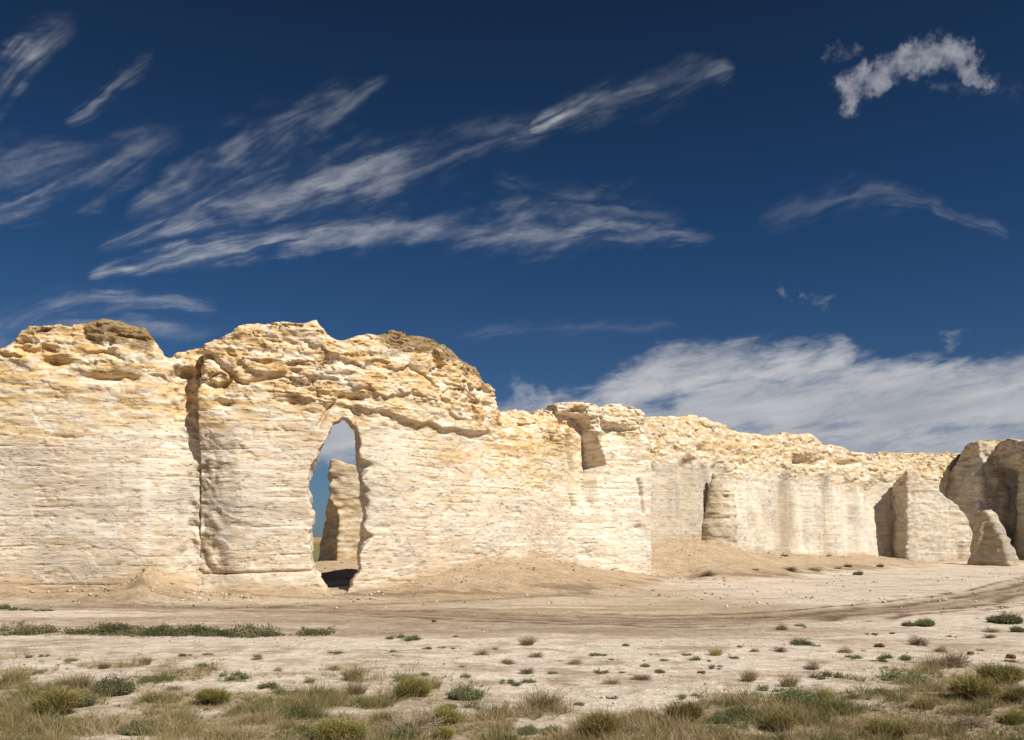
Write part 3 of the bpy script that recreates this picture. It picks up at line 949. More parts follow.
build_wall('chalk_butte', 'broad cream chalk butte at the left end with a dark crumbling cap', 'left',
           [(-90, 388), (-40, 370), (0, 345), (8, 338), (20, 327), (35, 327), (50, 322), (75, 321), (105, 319.5), (140, 325.5), (150, 338), (160, 349),
            (165, 350), (175, 346), (190, 342), (200, 340), (216, 341)],
           5.0, f_left, M_ROCK, 2, 0.055, 0.065, 0.046, -1.1, lambda px, nb: np.where((px > 70) & (px < 156), 1.25 + 0.35 * nb, 0.45 + 0.3 * nb), attrs_fn=a_left)

# --- butte with the keyhole arch
ARCH = [(342.7, 424), (333.7, 429), (328.6, 438), (323.4, 446), (318.3, 459), (311.9, 471.7), (308.5, 488), (311, 502.5), (313, 513), (312.5, 533),
        (311.5, 554), (316, 571), (322, 580), (331, 593), (336, 606), (346, 606), (349, 593), (354.5, 578), (358.5, 569), (358.5, 554), (361.5, 536), (363, 525.7),
        (364, 513), (362, 500), (359.5, 482), (359, 466.6), (357, 448.6), (355, 435.7), (348.5, 428)]
YA = 45.6
ARCH_W = [((px - CX) / FPX * YA, EYE + (HY - py) / FPX * YA) for px, py in ARCH]


def carve_arch(x, y, z, n):
    ax = x + 0.185 * (y - YA) + 0 * z
    zz = z + 0 * ax
    zz = zz - 0.11 * (y - YA) * sstep(5.0, 8.5, zz) - 0.25 * sstep(7.5, 8.8, zz)
    d = poly_sdf(ax, zz, ARCH_W)
    wob = 0.16 * fbm3(x / 0.9 + 0 * zz, y / 1.2 + 0 * zz, zz / 0.55, 3, 91)
    right = sstep(-8.9, -7.6, ax) * sstep(2.3, 3.2, zz)
    flare = right * np.clip(1.0 - n, 0, 1.3) * (0.42 + 1.15 * vn3(zz / 0.62, n * 0.4, 0.7, 14))
    return d + wob - np.maximum(flare, 0) * 0.9 - 0.05 * np.abs(n - 1.0)


def f_arch(S, Z, PX, PY, HT):
    n2 = fbm2(S / 3, Z / 3, 2, 15)
    rough = 0.14 + 0.86 * sstep(434, 392, PY + 14 * n2 + 14 * sstep(330, 280, PX) - 18 * sstep(430, 520, PX))
    F = 0.045 * Z + detail(S, Z, rough, 5, 0.78)
    # upper beds stand proud of the smooth face right of the arch
    led = np.interp(PX, [340, 365, 420, 500, 520, 580], [392, 408, 421, 436, 446, 470])
    F = F - 0.34 * sstep(2.0, -2.5, PY - led + 5 * vn3(S / 0.8, 0.4, 0, 4)) * sstep(345, 368, PX) * sstep(520, 480, PX) * sstep(-60, -20, PY - led)
    F = F + 0.5 * sstep(330, 350, led * 0 + PY) * 0
    # left flank: leans out over the fissure
    F = F - 0.12 * sstep(222, 203, PX) * sstep(372, 392, PY) * sstep(450, 425, PY)
    F = F + sstep(238, 194, PX + 5 * vn3(S * 2, Z / 0.9, 0, 6)) * sstep(400, 470, PY) * sstep(598, 575, PY) * (0.66 + 0.12 * fbm2(S / 0.35, Z / 0.35, 3, 79))
    F = F + 0.8 * sstep(203, 196, PX) * sstep(385, 350, PY)
    # right shoulder: dark cleft next to the jutting block
    F = F + 0.25 * np.clip((580 - PX) / 22, 0, 1) * sstep(554, 559, PX + 4 * vn3(S, Z / 0.7, 0, 18) + 0.22 * (470 - PY)) * sstep(432, 446, PY) * sstep(500, 478, PY)
    F = F + 0.10 * sstep(552, 580, PX + 4 * vn3(S, Z / 0.8, 0, 8)) * sstep(430, 445, PY) * sstep(500, 470, PY)
    F = F + 0.6 * sstep(506, 516, PX) * sstep(436, 408, PY)
    F = F + 0.5 * linemask(PX, PY, [(572, 412), (576, 440), (578, 470), (573, 492), (578, 520), (584, 566)], 1.8)
    F = F + 0.55 * blob(PX, PY, 362, 397, 10, 4) + 0.5 * blob(PX, PY, 224, 402, 7, 4) + 0.3 * blob(PX, PY, 316, 378, 8, 4)
    F = F + 0.3 * linemask(PX, PY, [(320, 425), (330, 410), (345, 395)], 2.0)
    F = F + 0.25 * linemask(PX, PY, [(205, 352), (240, 382), (290, 372)], 2.5)
    # flat bed line low down, left of the arch
    F = F + 0.16 * np.exp(-((PY - 573 + 0.03 * (PX - 250)) / 1.3) ** 2) * sstep(330, 300, PX)
    return F


def a_arch(A, px, py, dep, nb, co):
    A['crust'] = 0.72 * sstep(378, 395, px) * sstep(512, 495, px) * sstep(1.7, 0.3, dep + 0.5 * nb) + 0.28 * sstep(0.8, 0.1, dep) \
        + 0.40 * blob(px, py, 318, 328, 12, 5) + 0.45 * blob(px, py, 408, 374, 40, 4) + 0.3 * blob(px, py, 340, 365, 12, 9) + 0.4 * blob(px, py, 480, 398, 22, 14)
    A['stain_shade'] = 0.75 * sstep(212, 199, px + 5 * nb) * sstep(430, 455, py) * sstep(600, 560, py) * sstep(-0.1, 0.35, vn3(co[:, 0] * 3, co[:, 1], co[:, 2] * 3.5, 3) + 0.1)
    A['stain_shade'] = np.maximum(A['stain_shade'], 0.6 * blob(px, py, 566, 465, 11, 26) * np.clip(0.6 + nb, 0, 1))  # dark blob paints the shade of the rough cleft beside the block
    A['ochre'] = np.clip(A['ochre'] + 0.35 * blob(px, py, 500, 400, 60, 26) + 0.3 * blob(px, py, 455, 480, 90, 25), 0, 1)


build_wall('chalk_arch_wall', 'tall cream chalk wall pierced by a tall keyhole arch, ochre and crumbling above', 'arch',
           [(196, 340), (212, 338), (228, 331), (245, 323), (262, 320), (290, 318.5), (300, 321), (320, 321.5), (330, 329), (345, 337), (355, 336), (365, 334.5), (385, 335),
            (420, 335), (440, 342), (460, 350), (475, 360), (490, 365), (497, 375), (504, 382), (507, 398), (512, 408), (520, 411), (530, 412.5), (545, 411), (580, 412)],
           3.2, f_arch, M_ROCK, 5, 0.055, 0.065, 0.046, -1.3, lambda px, nb: np.where((px > 380) & (px < 510), 1.2 + 0.4 * nb, 0.5 + 0.3 * nb), carve=carve_arch, attrs_fn=a_arch)


# --- jutting block
def f_block(S, Z, PX, PY, HT):
    n2 = fbm2(S / 2, Z / 2, 2, 25)
    rough = 0.12 + 0.75 * sstep(468, 420, PY + 10 * n2)
    F = 0.03 * Z + detail(S, Z, rough, 9, 0.8)
    edge = np.interp(PY, [400, 416, 425, 445, 465, 480], [570, 594, 599, 605, 611, 600])
    depth = np.clip((edge - PX) / 17.0, 0, 1.35)
    F = F + 2.9 * depth * sstep(413, 418, PY + 2 * n2) * sstep(512, 468, PY + 0.25 * (PX - 590))
    F = F + 0.45 * sstep(424, 430, PY + 3 * n2) * sstep(452, 432, PY) * sstep(604, 612, PX) * sstep(640, 628, PX)
    F = F + 0.45 * sstep(640, 652, PX) * sstep(412, 424, PY) * sstep(440, 430, PY)
    F = F + 0.5 * sstep(575, 566, PX) * sstep(470, 500, PY)
    F = F + 0.3 * blob(PX, PY, 592, 503, 4, 6) + 0.3 * blob(PX, PY, 640, 528, 4, 3) + 0.25 * blob(PX, PY, 585, 554, 5, 4)
    F = F + 0.25 * linemask(PX, PY, [(641, 480), (644, 495), (645, 512)], 1.6)
    return F


def a_block(A, px, py, dep, nb, co):
    A['ochre'] = np.clip(A['ochre'] * 0.7, 0, 1)
    A['low'] *= 0.25
    A['grey'] *= 0.5
    A['crust'] = 0.22 * sstep(0.6, 0.1, dep)
    st = sstep(0.1, 0.9, vn3(px / 4.2, 0.2, 0.1, 5)) * sstep(500, 530, py)
    A['streak'] = 0.6 * st
    A['dust'] *= 0.3


build_wall('chalk_block', 'square cream chalk block jutting out, its overhanging cap shading a hollow', 'block',
           [(560, 405), (564, 403.5), (568, 402.5), (593, 403), (608, 406.5), (633, 406.5), (643, 410), (651, 414), (654, 420)],
           7.0, f_block, M_WHITE, 9, 0.065, 0.075, 0.06, -0.9, lambda px, nb: 0.8 + 0.3 * nb, kround=0.35, attrs_fn=a_block)


# --- long ribbed wall
def f_ribbed(S, Z, PX, PY, HT):
    n2 = fbm2(S / 4, Z / 3, 2, 35)
    up = sstep(4.6, 2.6, HT + 0.9 * n2)
    rough = 0.08 + 0.8 * up
    F = 0.05 * Z + detail(S, Z, rough, 13, 0.5)
    F = F - 0.35 * up
    # soft vertical flutes of the smooth lower face
    F = F + (1 - up) * (0.45 * fbm2(S / 2.6, Z / 14, 3, 36))
    F = F + 0.8 * sstep(792, 802, PX) * sstep(830, 812, PX) * sstep(450, 468, PY) * sstep(1, 0, sstep(545, 560, PY))
    F = F + 0.5 * np.exp(-((PX - 830) / 3.5) ** 2) * sstep(470, 490, PY)
    F = F + 0.5 * blob(PX, PY, 705, 450, 6, 4) + 0.6 * blob(PX, PY, 808, 461, 9, 4) + 0.6 * blob(PX, PY, 848, 464, 11, 3) + 0.5 * blob(PX, PY, 789, 455, 3, 7)
    return F


def a_ribbed(A, px, py, dep, nb, co):
    A['ochre'] = np.clip(sstep(5.0, 2.2, dep + 1.2 * nb) * 0.85, 0, 1)
    A['grey'] = np.clip(sstep(2.5, 5.0, dep + nb), 0, 1) * 0.95
    A['low'] = np.clip(1.2 * sstep(716, 694, px) * sstep(3.0, 4.5, dep + nb) + 0.25 * A['low'], 0, 1)
    low = sstep(3.5, 5.5, dep + nb)
    A['streak'] = np.clip(low * 0.75 * sstep(0.05, 0.9, vn3(px / 5.0, 0.2, 0.4, 15) + 0.35 * vn3(px / 11, py / 60, 0.1, 2)) * sstep(692, 712, px), 0, 1)
    A['stain_shade'] = np.clip(low * 0.62 * (np.exp(-((px - 796) / 8) ** 2) + 0.6 * np.exp(-((px - 785) / 12) ** 2) + 0.7 * np.exp(-((px - 829) / 3) ** 2) + 0.25 * sstep(0.2, 0.7, vn3(px / 6, 0.6, 0.4, 25))), 0, 0.6)
    A['stain_shade'] = np.maximum(A['stain_shade'], 0.30 * sstep(722, 698, px) * low)
    A['crust'] = 0.28 * sstep(0.7, 0.1, dep) + 0.3 * sstep(866, 880, px) * sstep(0.8, 0.2, dep)


build_wall('chalk_ridge', 'long pale fluted chalk ridge running back behind the pointed fin', 'ribbed',
           [(640, 424), (655, 421), (668, 417), (700, 416), (712, 419), (722, 424), (735, 430), (750, 434), (770, 435), (800, 435), (815, 435), (825, 442), (845, 448.5),
            (855, 454), (865, 454), (900, 453), (940, 454), (985, 453)],
           5.0, f_ribbed, M_PALE, 13, 0.10, 0.10, 0.08, -1.3, lambda px, nb: 1.6 + 0.5 * nb, kround=0.35, attrs_fn=a_ribbed)


# --- free standing rocks, carved out of a plain grid
def build_free(name, label, box, step, fn, mat, seed, attrs_fn=None, cap=None, amp=1.0, cat='rock formation'):
    (x0, x1), (y0, y1), (z0, z1) = box
    x, y, z = (np.arange(a, b, step).astype(np.float32) for a, b in box)
    Xg, Yg, Zg = np.meshgrid(x, y, z, indexing='ij')
    D = fn(Xg, Yg, Zg).astype(np.float32)
    i, j, k = np.nonzero(np.abs(D) < 1.0)
    wx, wy, wz = x[i], y[j], z[k]
    zz = wz + 0.3 * fbm3(wx / 4, wy / 4, wz / 4, 2, seed + 1)
    D[i, j, k] += amp * (0.22 * fbm3(wx / 2.2, wy / 2.2, wz / 2.6, 3, seed) + 0.09 * vn3(wx / 3, wy / 3, zz / 0.4, seed + 4)
                         + 0.06 * vn3(wx / 1.2, wy / 1.2, zz / 0.2, seed + 6) + 0.06 * fbm3(wx / 0.5, wy / 0.5, wz / 0.3, 2, seed + 9))
    for a in range(3):
        sl = [slice(None)] * 3
        for e in (0, -1):
            sl[a] = e
            D[tuple(sl)] = np.maximum(D[tuple(sl)], 0.05)
    v, q = main_piece(*surface_nets(D))
    co = v * step + np.array([x0, y0, z0], np.float32)
    px, py = CX + FPX * co[:, 0] / co[:, 1], HY - FPX * (co[:, 2] - EYE) / co[:, 1]
    zt = np.full(len(co), co[:, 2].max())
    gz, _ = ground(co[:, 0], co[:, 1])
    return finish_rock(name, label, co, q, px, py, zt, gz, mat, seed, cap, attrs_fn, cat)


def W(px, Y):
    return np.array([(px - CX) / FPX * Y, Y])


def plane2(X, Y, p, nrm):
    nrm = np.array(nrm, float)
    nrm /= np.linalg.norm(nrm)
    return (X - p[0]) * nrm[0] + (Y - p[1]) * nrm[1]


# pointed fin: sharp nose towards the camera, lit on its right, dark on its left
def sd_fin(X, Y, Z):
    nose = W(906, 102.0)
    right = W(984, 107.4)
    left = W(892, 106.5)
    tr = right - nose
    tr = tr / np.linalg.norm(tr)
    tl = left - nose
    tl = tl / np.linalg.norm(tl)
    ar = (X - nose[0]) * tr[0] + (Y - nose[1]) * tr[1]
    a = plane2(X, Y, nose, (tr[1], -tr[0]))                            # right face, 0 on the plane
    bt = a + 0.03 * (Z - 2) + 0.25 * np.exp(-((ar - 8.6) / 0.5) ** 2) * sstep(2.5, 1.0, Z)
    b = plane2(X, Y, nose, (-tl[1], tl[0])) + 0.03 * (Z - 4)           # left face
    al = (X - nose[0]) * tl[0] + (Y - nose[1]) * tl[1]
    b = b + 0.7 * np.exp(-((al - 1.6) / 0.8) ** 2) * sstep(8.5, 7, Z) + 0.25 * fbm3(X * 0, Y / 1.3, Z / 1.6, 3, 19)
    hs = np.array([-2, 0.0, 0.6, 1.7, 2.8, 5.2, 6.8, 8.8, 10.2, 11.1, 11.7, 12.5, 14])
    hh = np.array([10.2, 10.75, 10.9, 10.6, 9.9, 8.8, 7.75, 6.8, 5.3, 3.7, 2.0, 0.2, -2.5])
    h = np.interp(ar + 0.15 * vn3(Z / 0.8, 0 * Z, 0 * Z, 3), hs, hh)
    back = -a                                                         # distance behind the right face
    h = h - 0.30 * np.clip(back - 0.6, 0, 9)
    d = smax(bt, b, 0.5)
    d = smax(d, (Z - h) * 0.70, 0.35)
    return smax(d, back - 6.0, 0.4)


def a_fin(A, px, py, dep, nb, co):
    A['ochre'] = 0.35 * sstep(2.5, 0.5, dep + nb)
    A['grey'] = 0.9 * np.ones_like(px)
    A['streak'] = 0.75 * sstep(0.0, 0.9, vn3((co[:, 0] + co[:, 1]) / 0.8, 0.2, 0.3, 33) + 0.3 * nb) * sstep(1.5, 3.5, dep)
    A['stain_shade'] = 0.45 * blob(px, py, 962, 552, 5, 8) + 0.14 * np.clip(nb, 0, 1)


build_free('chalk_fin', 'tall pointed pale fin with a shaded hollow side facing left', ((41.0, 58.5), (100, 114.5), (-0.8, 12)), 0.10, sd_fin, M_FIN, 3, a_fin, amp=0.7)


# low fin beside it, arched back, sun on its crest
def sd_low(X, Y, Z):
    p0, p1 = W(977, 98.5), W(1013, 92.3)
    t = (p1 - p0) / np.linalg.norm(p1 - p0)
    L = np.linalg.norm(p1 - p0)
    u = ((X - p0[0]) * t[0] + (Y - p0[1]) * t[1]) / L
    v = (X - p0[0]) * -t[1] + (Y - p0[1]) * t[0]          # positive to the sunny side
    v = v + 0.9 * np.sin(np.clip(u, 0, 1) * 3.14) * 0.6
    h = np.interp(u, [-0.15, 0.0, 0.2, 0.42, 0.60, 0.78, 0.9, 1.0, 1.15], [4.2, 5.2, 5.6, 5.75, 5.2, 3.7, 2.2, 0.7, -1.5])
    rib = 0.75 * np.exp(-((u - 0.52) / 0.07) ** 2) * sstep(5.0, 3.6, Z)
    w1 = 0.45 + 0.10 * (h - Z) + rib                       # thickness towards the shaded side
    w2 = 0.55 + 0.16 * np.clip(h - Z, 0, 9)
    d = smax(-v - w1, v - w2, 0.35)
    d = smax(d, (Z - h) * 0.75, 0.45)
    return smax(smax(d, (-u - 0.06) * L, 0.4), (u - 1.06) * L, 0.3)


def a_hump(A, px, py, dep, nb, co):
    a_fin(A, px, py, dep, nb, co)
    A['stain_shade'] = 0.38 + 0.2 * nb


build_free('chalk_hump', 'low arched chalk hump with a sunlit crest between pointed fin and shaded butte', ((46.5, 54), (90, 101), (-0.6, 7)), 0.085, sd_low, M_GREY, 6, a_hump)


# shaded butte at the right edge
def sd_right(X, Y, Z):
    wall = plane2(X, Y, np.array([61.3, 112.0]), (-0.995, 0.07)) + 0.03 * Z
    # corner facing the sun, overhanging beds on top
    front = plane2(X, Y, np.array([61.6, 104.2]), (0.22, -0.97)) + 0.05 * Z
    rim = 15.15 - 0.11 * np.clip(114 - Y, -3, 12) - 0.22 * fbm3(X / 2, Y / 2, 0.5 + 0 * Z, 3, 7)
    over = 0.9 * sstep(11.6, 12.4, Z + 0.9 * vn3(Y / 2.2, 0 * Y, 0 * Y, 9)) - 0.8 * sstep(106.2, 104.6, Y) * sstep(10, 11, Z)
    hollow = 1.5 * np.exp(-((Y - 113.5) / 3.6) ** 2) * sstep(12.5, 10.0, Z) + 0.6 * np.exp(-((Y - 107.0) / 1.5) ** 2) * sstep(10, 7, Z)
    d = smax(wall - over + hollow, front, 0.5)
    d = smax(d, (Z - rim) * 0.9, 0.4)
    # spur stepping down to the left, its long side turned away from the sun
    f0, f1 = np.array([54.6, 119.0]), np.array([57.6, 110.8])
    tf = (f1 - f0) / np.linalg.norm(f1 - f0)
    v = (X - f0[0]) * tf[1] - (Y - f0[1]) * tf[0]                  # outwards to the left
    pxs = CX + FPX * X / Y
    hx = np.interp(pxs, [915, 930, 939, 946, 952, 957, 961, 965, 969, 976], [7.0, 8.6, 9.6, 10.8, 11.8, 12.6, 13.7, 14.6, 15.0, 15.1])
    fr = plane2(X, Y, f1, (0.45, -0.89)) + 0.06 * Z - 0.3 + 0.5 * fbm3(X * 0, X / 1.5, Z / 1.5, 2, 63)
    sp = smax(v + 0.04 * Z + 0.5 * fbm3(X * 0, Y / 2.0, Z / 2.5, 2, 61), fr, 0.4)
    sp = smax(sp, (Z - hx) * 0.7, 0.4)
    sp = smax(sp, X - 64, 0.3)
    k = 0.5
    h = np.clip(0.5 + 0.5 * (sp - d) / k, 0, 1)
    d = sp + (d - sp) * h - k * h * (1 - h)
    return smax(smax(d, plane2(X, Y, np.array([66, 121.0]), (0.1, 1)), 0.5), X - 75.5, 0.5)


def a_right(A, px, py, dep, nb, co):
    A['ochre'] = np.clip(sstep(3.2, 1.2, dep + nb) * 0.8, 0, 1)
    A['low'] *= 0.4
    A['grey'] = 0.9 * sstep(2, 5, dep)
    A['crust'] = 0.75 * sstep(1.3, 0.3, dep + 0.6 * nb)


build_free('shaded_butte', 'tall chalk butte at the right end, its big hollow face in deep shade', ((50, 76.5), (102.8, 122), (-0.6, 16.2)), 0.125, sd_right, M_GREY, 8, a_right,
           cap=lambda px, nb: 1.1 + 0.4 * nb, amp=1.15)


# spur leaning on the ridge
def sd_pillar(X, Y, Z):
    c = W(719, 77.4)
    dx, dy = X - c[0], Y - c[1]
    u = dx * 0.70 + dy * 0.71            # along the wall
    v = dx * 0.71 - dy * 0.70            # out of the wall

    def lobe(u0, zt, r, flare, out):
        w = r + flare * np.clip(zt - Z, 0, 9)
        q = np.hypot(np.where(u < u0, (u - u0) * 0.75, u - u0), (v - out * 0.3) * 0.8) - w
        return smax(q * 0.9, (Z - zt) * 0.8, 0.5)
    a = lobe(-0.65, 8.35, 0.16, 0.15, -0.4)
    b = lobe(0.70, 7.2, 0.40, 0.12, 1.0)
    k = 0.9
    h = np.clip(0.5 + 0.5 * (b - a) / k, 0, 1)
    d = b + (a - b) * h - k * h * (1 - h)
    return smax(d, -v - 3.2, 0.3)


def a_pillar(A, px, py, dep, nb, co):
    A['ochre'] = 0.3 * np.ones_like(px)
    A['grey'] = np.ones_like(px)
    A['streak'] = 0.5 * sstep(0.2, 0.7, vn3((co[:, 0] + co[:, 1]) / 0.4, 0.2, 0.3, 43))
    A['stain_shade'] = 0.30 + 0.25 * blob(px, py, 717, 505, 8, 34)  # even brown tone; the blob paints the shadowed slot between the lobes


build_free('chalk_cone', 'tapering pale brown chalk cone leaning on the fluted ridge above a tan heap', ((13.4, 22.5), (73.0, 82), (-0.2, 9.4)), 0.08, sd_pillar, M_PALE, 12, a_pillar, amp=0.8)


# pinnacle seen through the arch
def sd_pinnacle(X, Y, Z):
    Yp = 65.0
    xl = np.interp(Z, [0, 1.1, 2.5, 4.3, 5.6, 6.4, 7.1, 8.6], [(p - CX) / FPX * Yp for p in (316.5, 318.5, 321.5, 325, 327, 327, 328, 330.5)])
    left = (xl - X) * 0.97 - (Y - Yp) * 0.22
    front = -(Y - Yp) * 0.97 + (X + 12.9) * 0.22 + 0.05 * Z - 0.2
    cut = np.interp(Z, [0, 4.5, 5.6, 6.3], [-12.75, -12.5, -13.0, -14.4])
    front = smax(front, (cut - X) * 0.88 - (Y - Yp) * 0.47, 0.10)
    right = X - (-9.0)
    topz = 8.65 - np.clip(X + 13.1, 0, 3) * 0.36
    hol = 0.35 * np.exp(-((Z - 6.2) / 0.5) ** 2) * sstep(-12.4, -13.1, X) + 0.3 * np.exp(-((Z - 7.1) / 0.3) ** 2) * sstep(-12.2, -12.9, X)
    d = smax(smax(left, front, 0.12), right, 0.4) + hol
    d = smax(d, Z - topz, 0.25)
    return smax(d, Y - 69.5, 0.4)


def a_pin(A, px, py, dep, nb, co):
    A['ochre'] = 0.75 * np.ones_like(px)
    A['grey'] = 0 * px
    A['stain_shade'] = 0.15 + 0.4 * np.clip(nb, 0, 1)


build_free('chalk_pinnacle', 'tan leaning chalk pinnacle seen through the keyhole arch', ((-16, -8), (63, 70.5), (-0.2, 9.4)), 0.075, sd_pinnacle, M_ROCK, 17, a_pin, amp=0.75)

# ------------------------------------------------------------------ plants
def plant_material(name, cols, translucent=0.25):
    m, N, bs, out = new_mat(name)
    c = N.ramp(N.attr('tint'), cols)
    rnd = N.node('ShaderNodeObjectInfo').outputs['Random']
    kk = N.node('ShaderNodeHueSaturation')
    N.put(kk.inputs['Value'], N.math('MULTIPLY_ADD', rnd, 0.5, 0.75))
    N.put(kk.inputs['Hue'], N.math('MULTIPLY_ADD', rnd, 0.03, 0.485))
    N.put(kk.inputs['Color'], c)
    N.put(bs.inputs['Base Color'], kk.outputs[0])
    tr = N.node('ShaderNodeBsdfTranslucent')
    N.put(tr.inputs['Color'], kk.outputs[0])
    mx = N.node('ShaderNodeMixShader')
    mx.inputs[0].default_value = translucent
    m.node_tree.links.new(bs.outputs[0], mx.inputs[1])
    m.node_tree.links.new(tr.outputs[0], mx.inputs[2])
    m.node_tree.links.new(mx.outputs[0], out.inputs[0])
    return m


M_YG = plant_material('yellow_green_leaf', [(0.0, (0.13, 0.12, 0.04)), (0.5, (0.26, 0.225, 0.07)), (0.85, (0.38, 0.31, 0.12)), (1.0, (0.48, 0.38, 0.20))])
M_GREEN = plant_material('dull_green_leaf', [(0.0, (0.085, 0.10, 0.045)), (0.5, (0.17, 0.185, 0.085)), (0.85, (0.27, 0.255, 0.13)), (1.0, (0.42, 0.34, 0.20))])
M_STRAW = plant_material('straw_blade', [(0.0, (0.16, 0.13, 0.05)), (0.4, (0.30, 0.22, 0.10)), (0.8, (0.44, 0.33, 0.17)), (1.0, (0.50, 0.40, 0.24))])
M_DRY = plant_material('dry_twig', [(0.0, (0.17, 0.12, 0.075)), (0.4, (0.34, 0.25, 0.165)), (0.8, (0.48, 0.38, 0.27)), (1.0, (0.55, 0.46, 0.36))], 0.1)
M_STEM = plant_material('woody_stem', [(0.0, (0.10, 0.065, 0.035)), (1.0, (0.26, 0.18, 0.10))], 0.0)
M_GRASS = plant_material('mixed_grass', [(0.0, (0.075, 0.085, 0.03)), (0.28, (0.16, 0.155, 0.055)), (0.5, (0.27, 0.215, 0.10)), (0.75, (0.36, 0.26, 0.15)), (1.0, (0.47, 0.37, 0.25))])


class Pile:
    """collects blades and leaves as numpy arrays"""
    def __init__(self):
        self.v, self.q, self.t, self.n = [], [], [], 0

    def blades(self, base, dirs, L, Wd, bend, tint, seg=3):
        n = len(base)
        d = dirs / np.linalg.norm(dirs, axis=1, keepdims=True)
        a = rng.random(n) * 2 * np.pi
        side = np.stack([np.cos(a), np.sin(a), np.zeros(n)], 1)
        side -= d * (side * d).sum(1, keepdims=True)
        side /= np.linalg.norm(side, axis=1, keepdims=True) + 1e-6
        hd = np.stack([d[:, 0], d[:, 1], np.zeros(n)], 1) + 0.4 * np.stack([rng.normal(size=n), rng.normal(size=n), np.zeros(n)], 1)
        rows = []
        for k in range(seg + 1):
            t = k / seg
            c = base + d * (L * t)[:, None] + hd * (bend * L * t * t)[:, None]
            c[:, 2] -= bend * L * t * t * 0.45
            w = Wd * (1 - 0.75 * t)
            rows.append(c - side * w[:, None] * 0.5)
            rows.append(c + side * w[:, None] * 0.5)
        V = np.stack(rows, 1)                     # n, 2(seg+1), 3
        o = self.n + np.arange(n)[:, None] * (2 * seg + 2)
        for k in range(seg):
            self.q.append(o + np.array([[2 * k, 2 * k + 1, 2 * k + 3, 2 * k + 2]]))
        self.v.append(V.reshape(-1, 3))
        self.t.append(np.repeat(tint, 2 * seg + 2))
        self.n += n * (2 * seg + 2)
        return V[:, -1]

    def leaves(self, ctr, size, tint, flat=0.5):
        n = len(ctr)
        u = rng.normal(size=(n, 3))
        u[:, 2] *= flat
        u /= np.linalg.norm(u, axis=1, keepdims=True)
        w = np.cross(u, rng.normal(size=(n, 3)))
        w /= np.linalg.norm(w, axis=1, keepdims=True)
        s = size[:, None]
        V = np.stack([ctr - u * s, ctr + w * s * 0.45, ctr + u * s, ctr - w * s * 0.45], 1)
        o = self.n + np.arange(n)[:, None] * 4
        self.q.append(o + np.array([[0, 1, 2, 3]]))
        self.v.append(V.reshape(-1, 3))
        self.t.append(np.repeat(tint, 4))
        self.n += n * 4

    def mesh(self, name, mat):
        return mesh_data(name, np.concatenate(self.v), np.concatenate(self.q), None, mat, {'tint': np.clip(np.concatenate(self.t), 0, 1)}, smooth=False)


def disc(n, r):
    a, q = rng.random(n) * 2 * np.pi, np.sqrt(rng.random(n)) * r
    return np.stack([q * np.cos(a), q * np.sin(a), np.zeros(n)], 1)


# every prototype is about 1 m wide; placed at the width it has in the picture
def proto_rabbitbrush(seed):
    """a hazy, lopsided bush made of a few leaning bunches of fine stems"""
    r2 = np.random.default_rng(300 + seed)
    f, s = Pile(), Pile()
    for i in range(5 + seed % 3):
        a0, q0 = r2.random() * 6.28, 0.26 * r2.random() ** 0.5
        h0 = (0.26 + 0.22 * r2.random()) * (1.1 - q0)
        n = int(260 + 180 * r2.random())
        b = disc(n, 0.07) + np.array([q0 * math.cos(a0), q0 * math.sin(a0), 0]) * 0.55
        lean = rng.random(n) ** 0.7 * 0.75
        aa = rng.random(n) * 6.28
        d = np.stack([np.sin(lean) * np.cos(aa) + 1.5 * q0 * math.cos(a0), np.sin(lean) * np.sin(aa) + 1.5 * q0 * math.sin(a0), np.cos(lean)], 1)
        d /= np.linalg.norm(d, axis=1, keepdims=True)
        L = h0 * (0.7 + 0.5 * rng.random(n))
        m = n // 6
        s.blades(b[:m], d[:m], L[:m] * 0.85, np.full(m, 0.010), np.full(m, 0.06), rng.random(m))
        tone = 0.15 + 0.45 * r2.random()
        for k in range(4):
            t = 0.25 + 0.6 * rng.random(n)
            f.blades(b + d * (L * t)[:, None], d + 0.55 * rng.normal(size=(n, 3)), 0.05 + 0.10 * rng.random(n), np.full(n, 0.0075), 0.25 * rng.random(n), tone + 0.5 * rng.random(n) * t, seg=2)
    return [('foliage', f.mesh('foliage', M_YG)), ('stem', s.mesh('stem', M_STEM))]


def proto_weed(seed):
    """several ragged low clumps that run together"""
    r2 = np.random.default_rng(100 + seed)
    m = 5 + seed % 3
    f, s = Pile(), Pile()
    for i in range(m):
        a, q = r2.random() * 6.28, 0.42 * r2.random() ** 0.6
        cx, cy, r = q * math.cos(a), q * math.sin(a), 0.07 + 0.12 * r2.random()
        n = int(520 * r) + 20
        b = disc(n, r * 0.5) + np.array([cx, cy, 0])
        lean = rng.random(n) ** 0.6 * 1.45
        aa = rng.random(n) * 6.28
        d = np.stack([np.sin(lean) * np.cos(aa), np.sin(lean) * np.sin(aa), np.cos(lean) + 0.05], 1)
        L = r * (0.7 + 1.1 * rng.random(n))
        s.blades(b[:n // 2], d[:n // 2], L[:n // 2], np.full(n // 2, 0.010), np.full(n // 2, 0.15), rng.random(n // 2))
        for k in range(4):
            t = 0.15 + 0.9 * rng.random(n)
            f.leaves(b + d * (L * t)[:, None] + 0.012 * rng.normal(size=(n, 3)), 0.012 + 0.022 * rng.random(n), 0.1 + 0.65 * t * rng.random(n) + 0.3 * (rng.random(n) > 0.9), 1.0)
    f.v += s.v
    f.t += s.t
    f.q += [q + f.n for q in s.q]
    return [(None, f.mesh('weed', M_GREEN))]


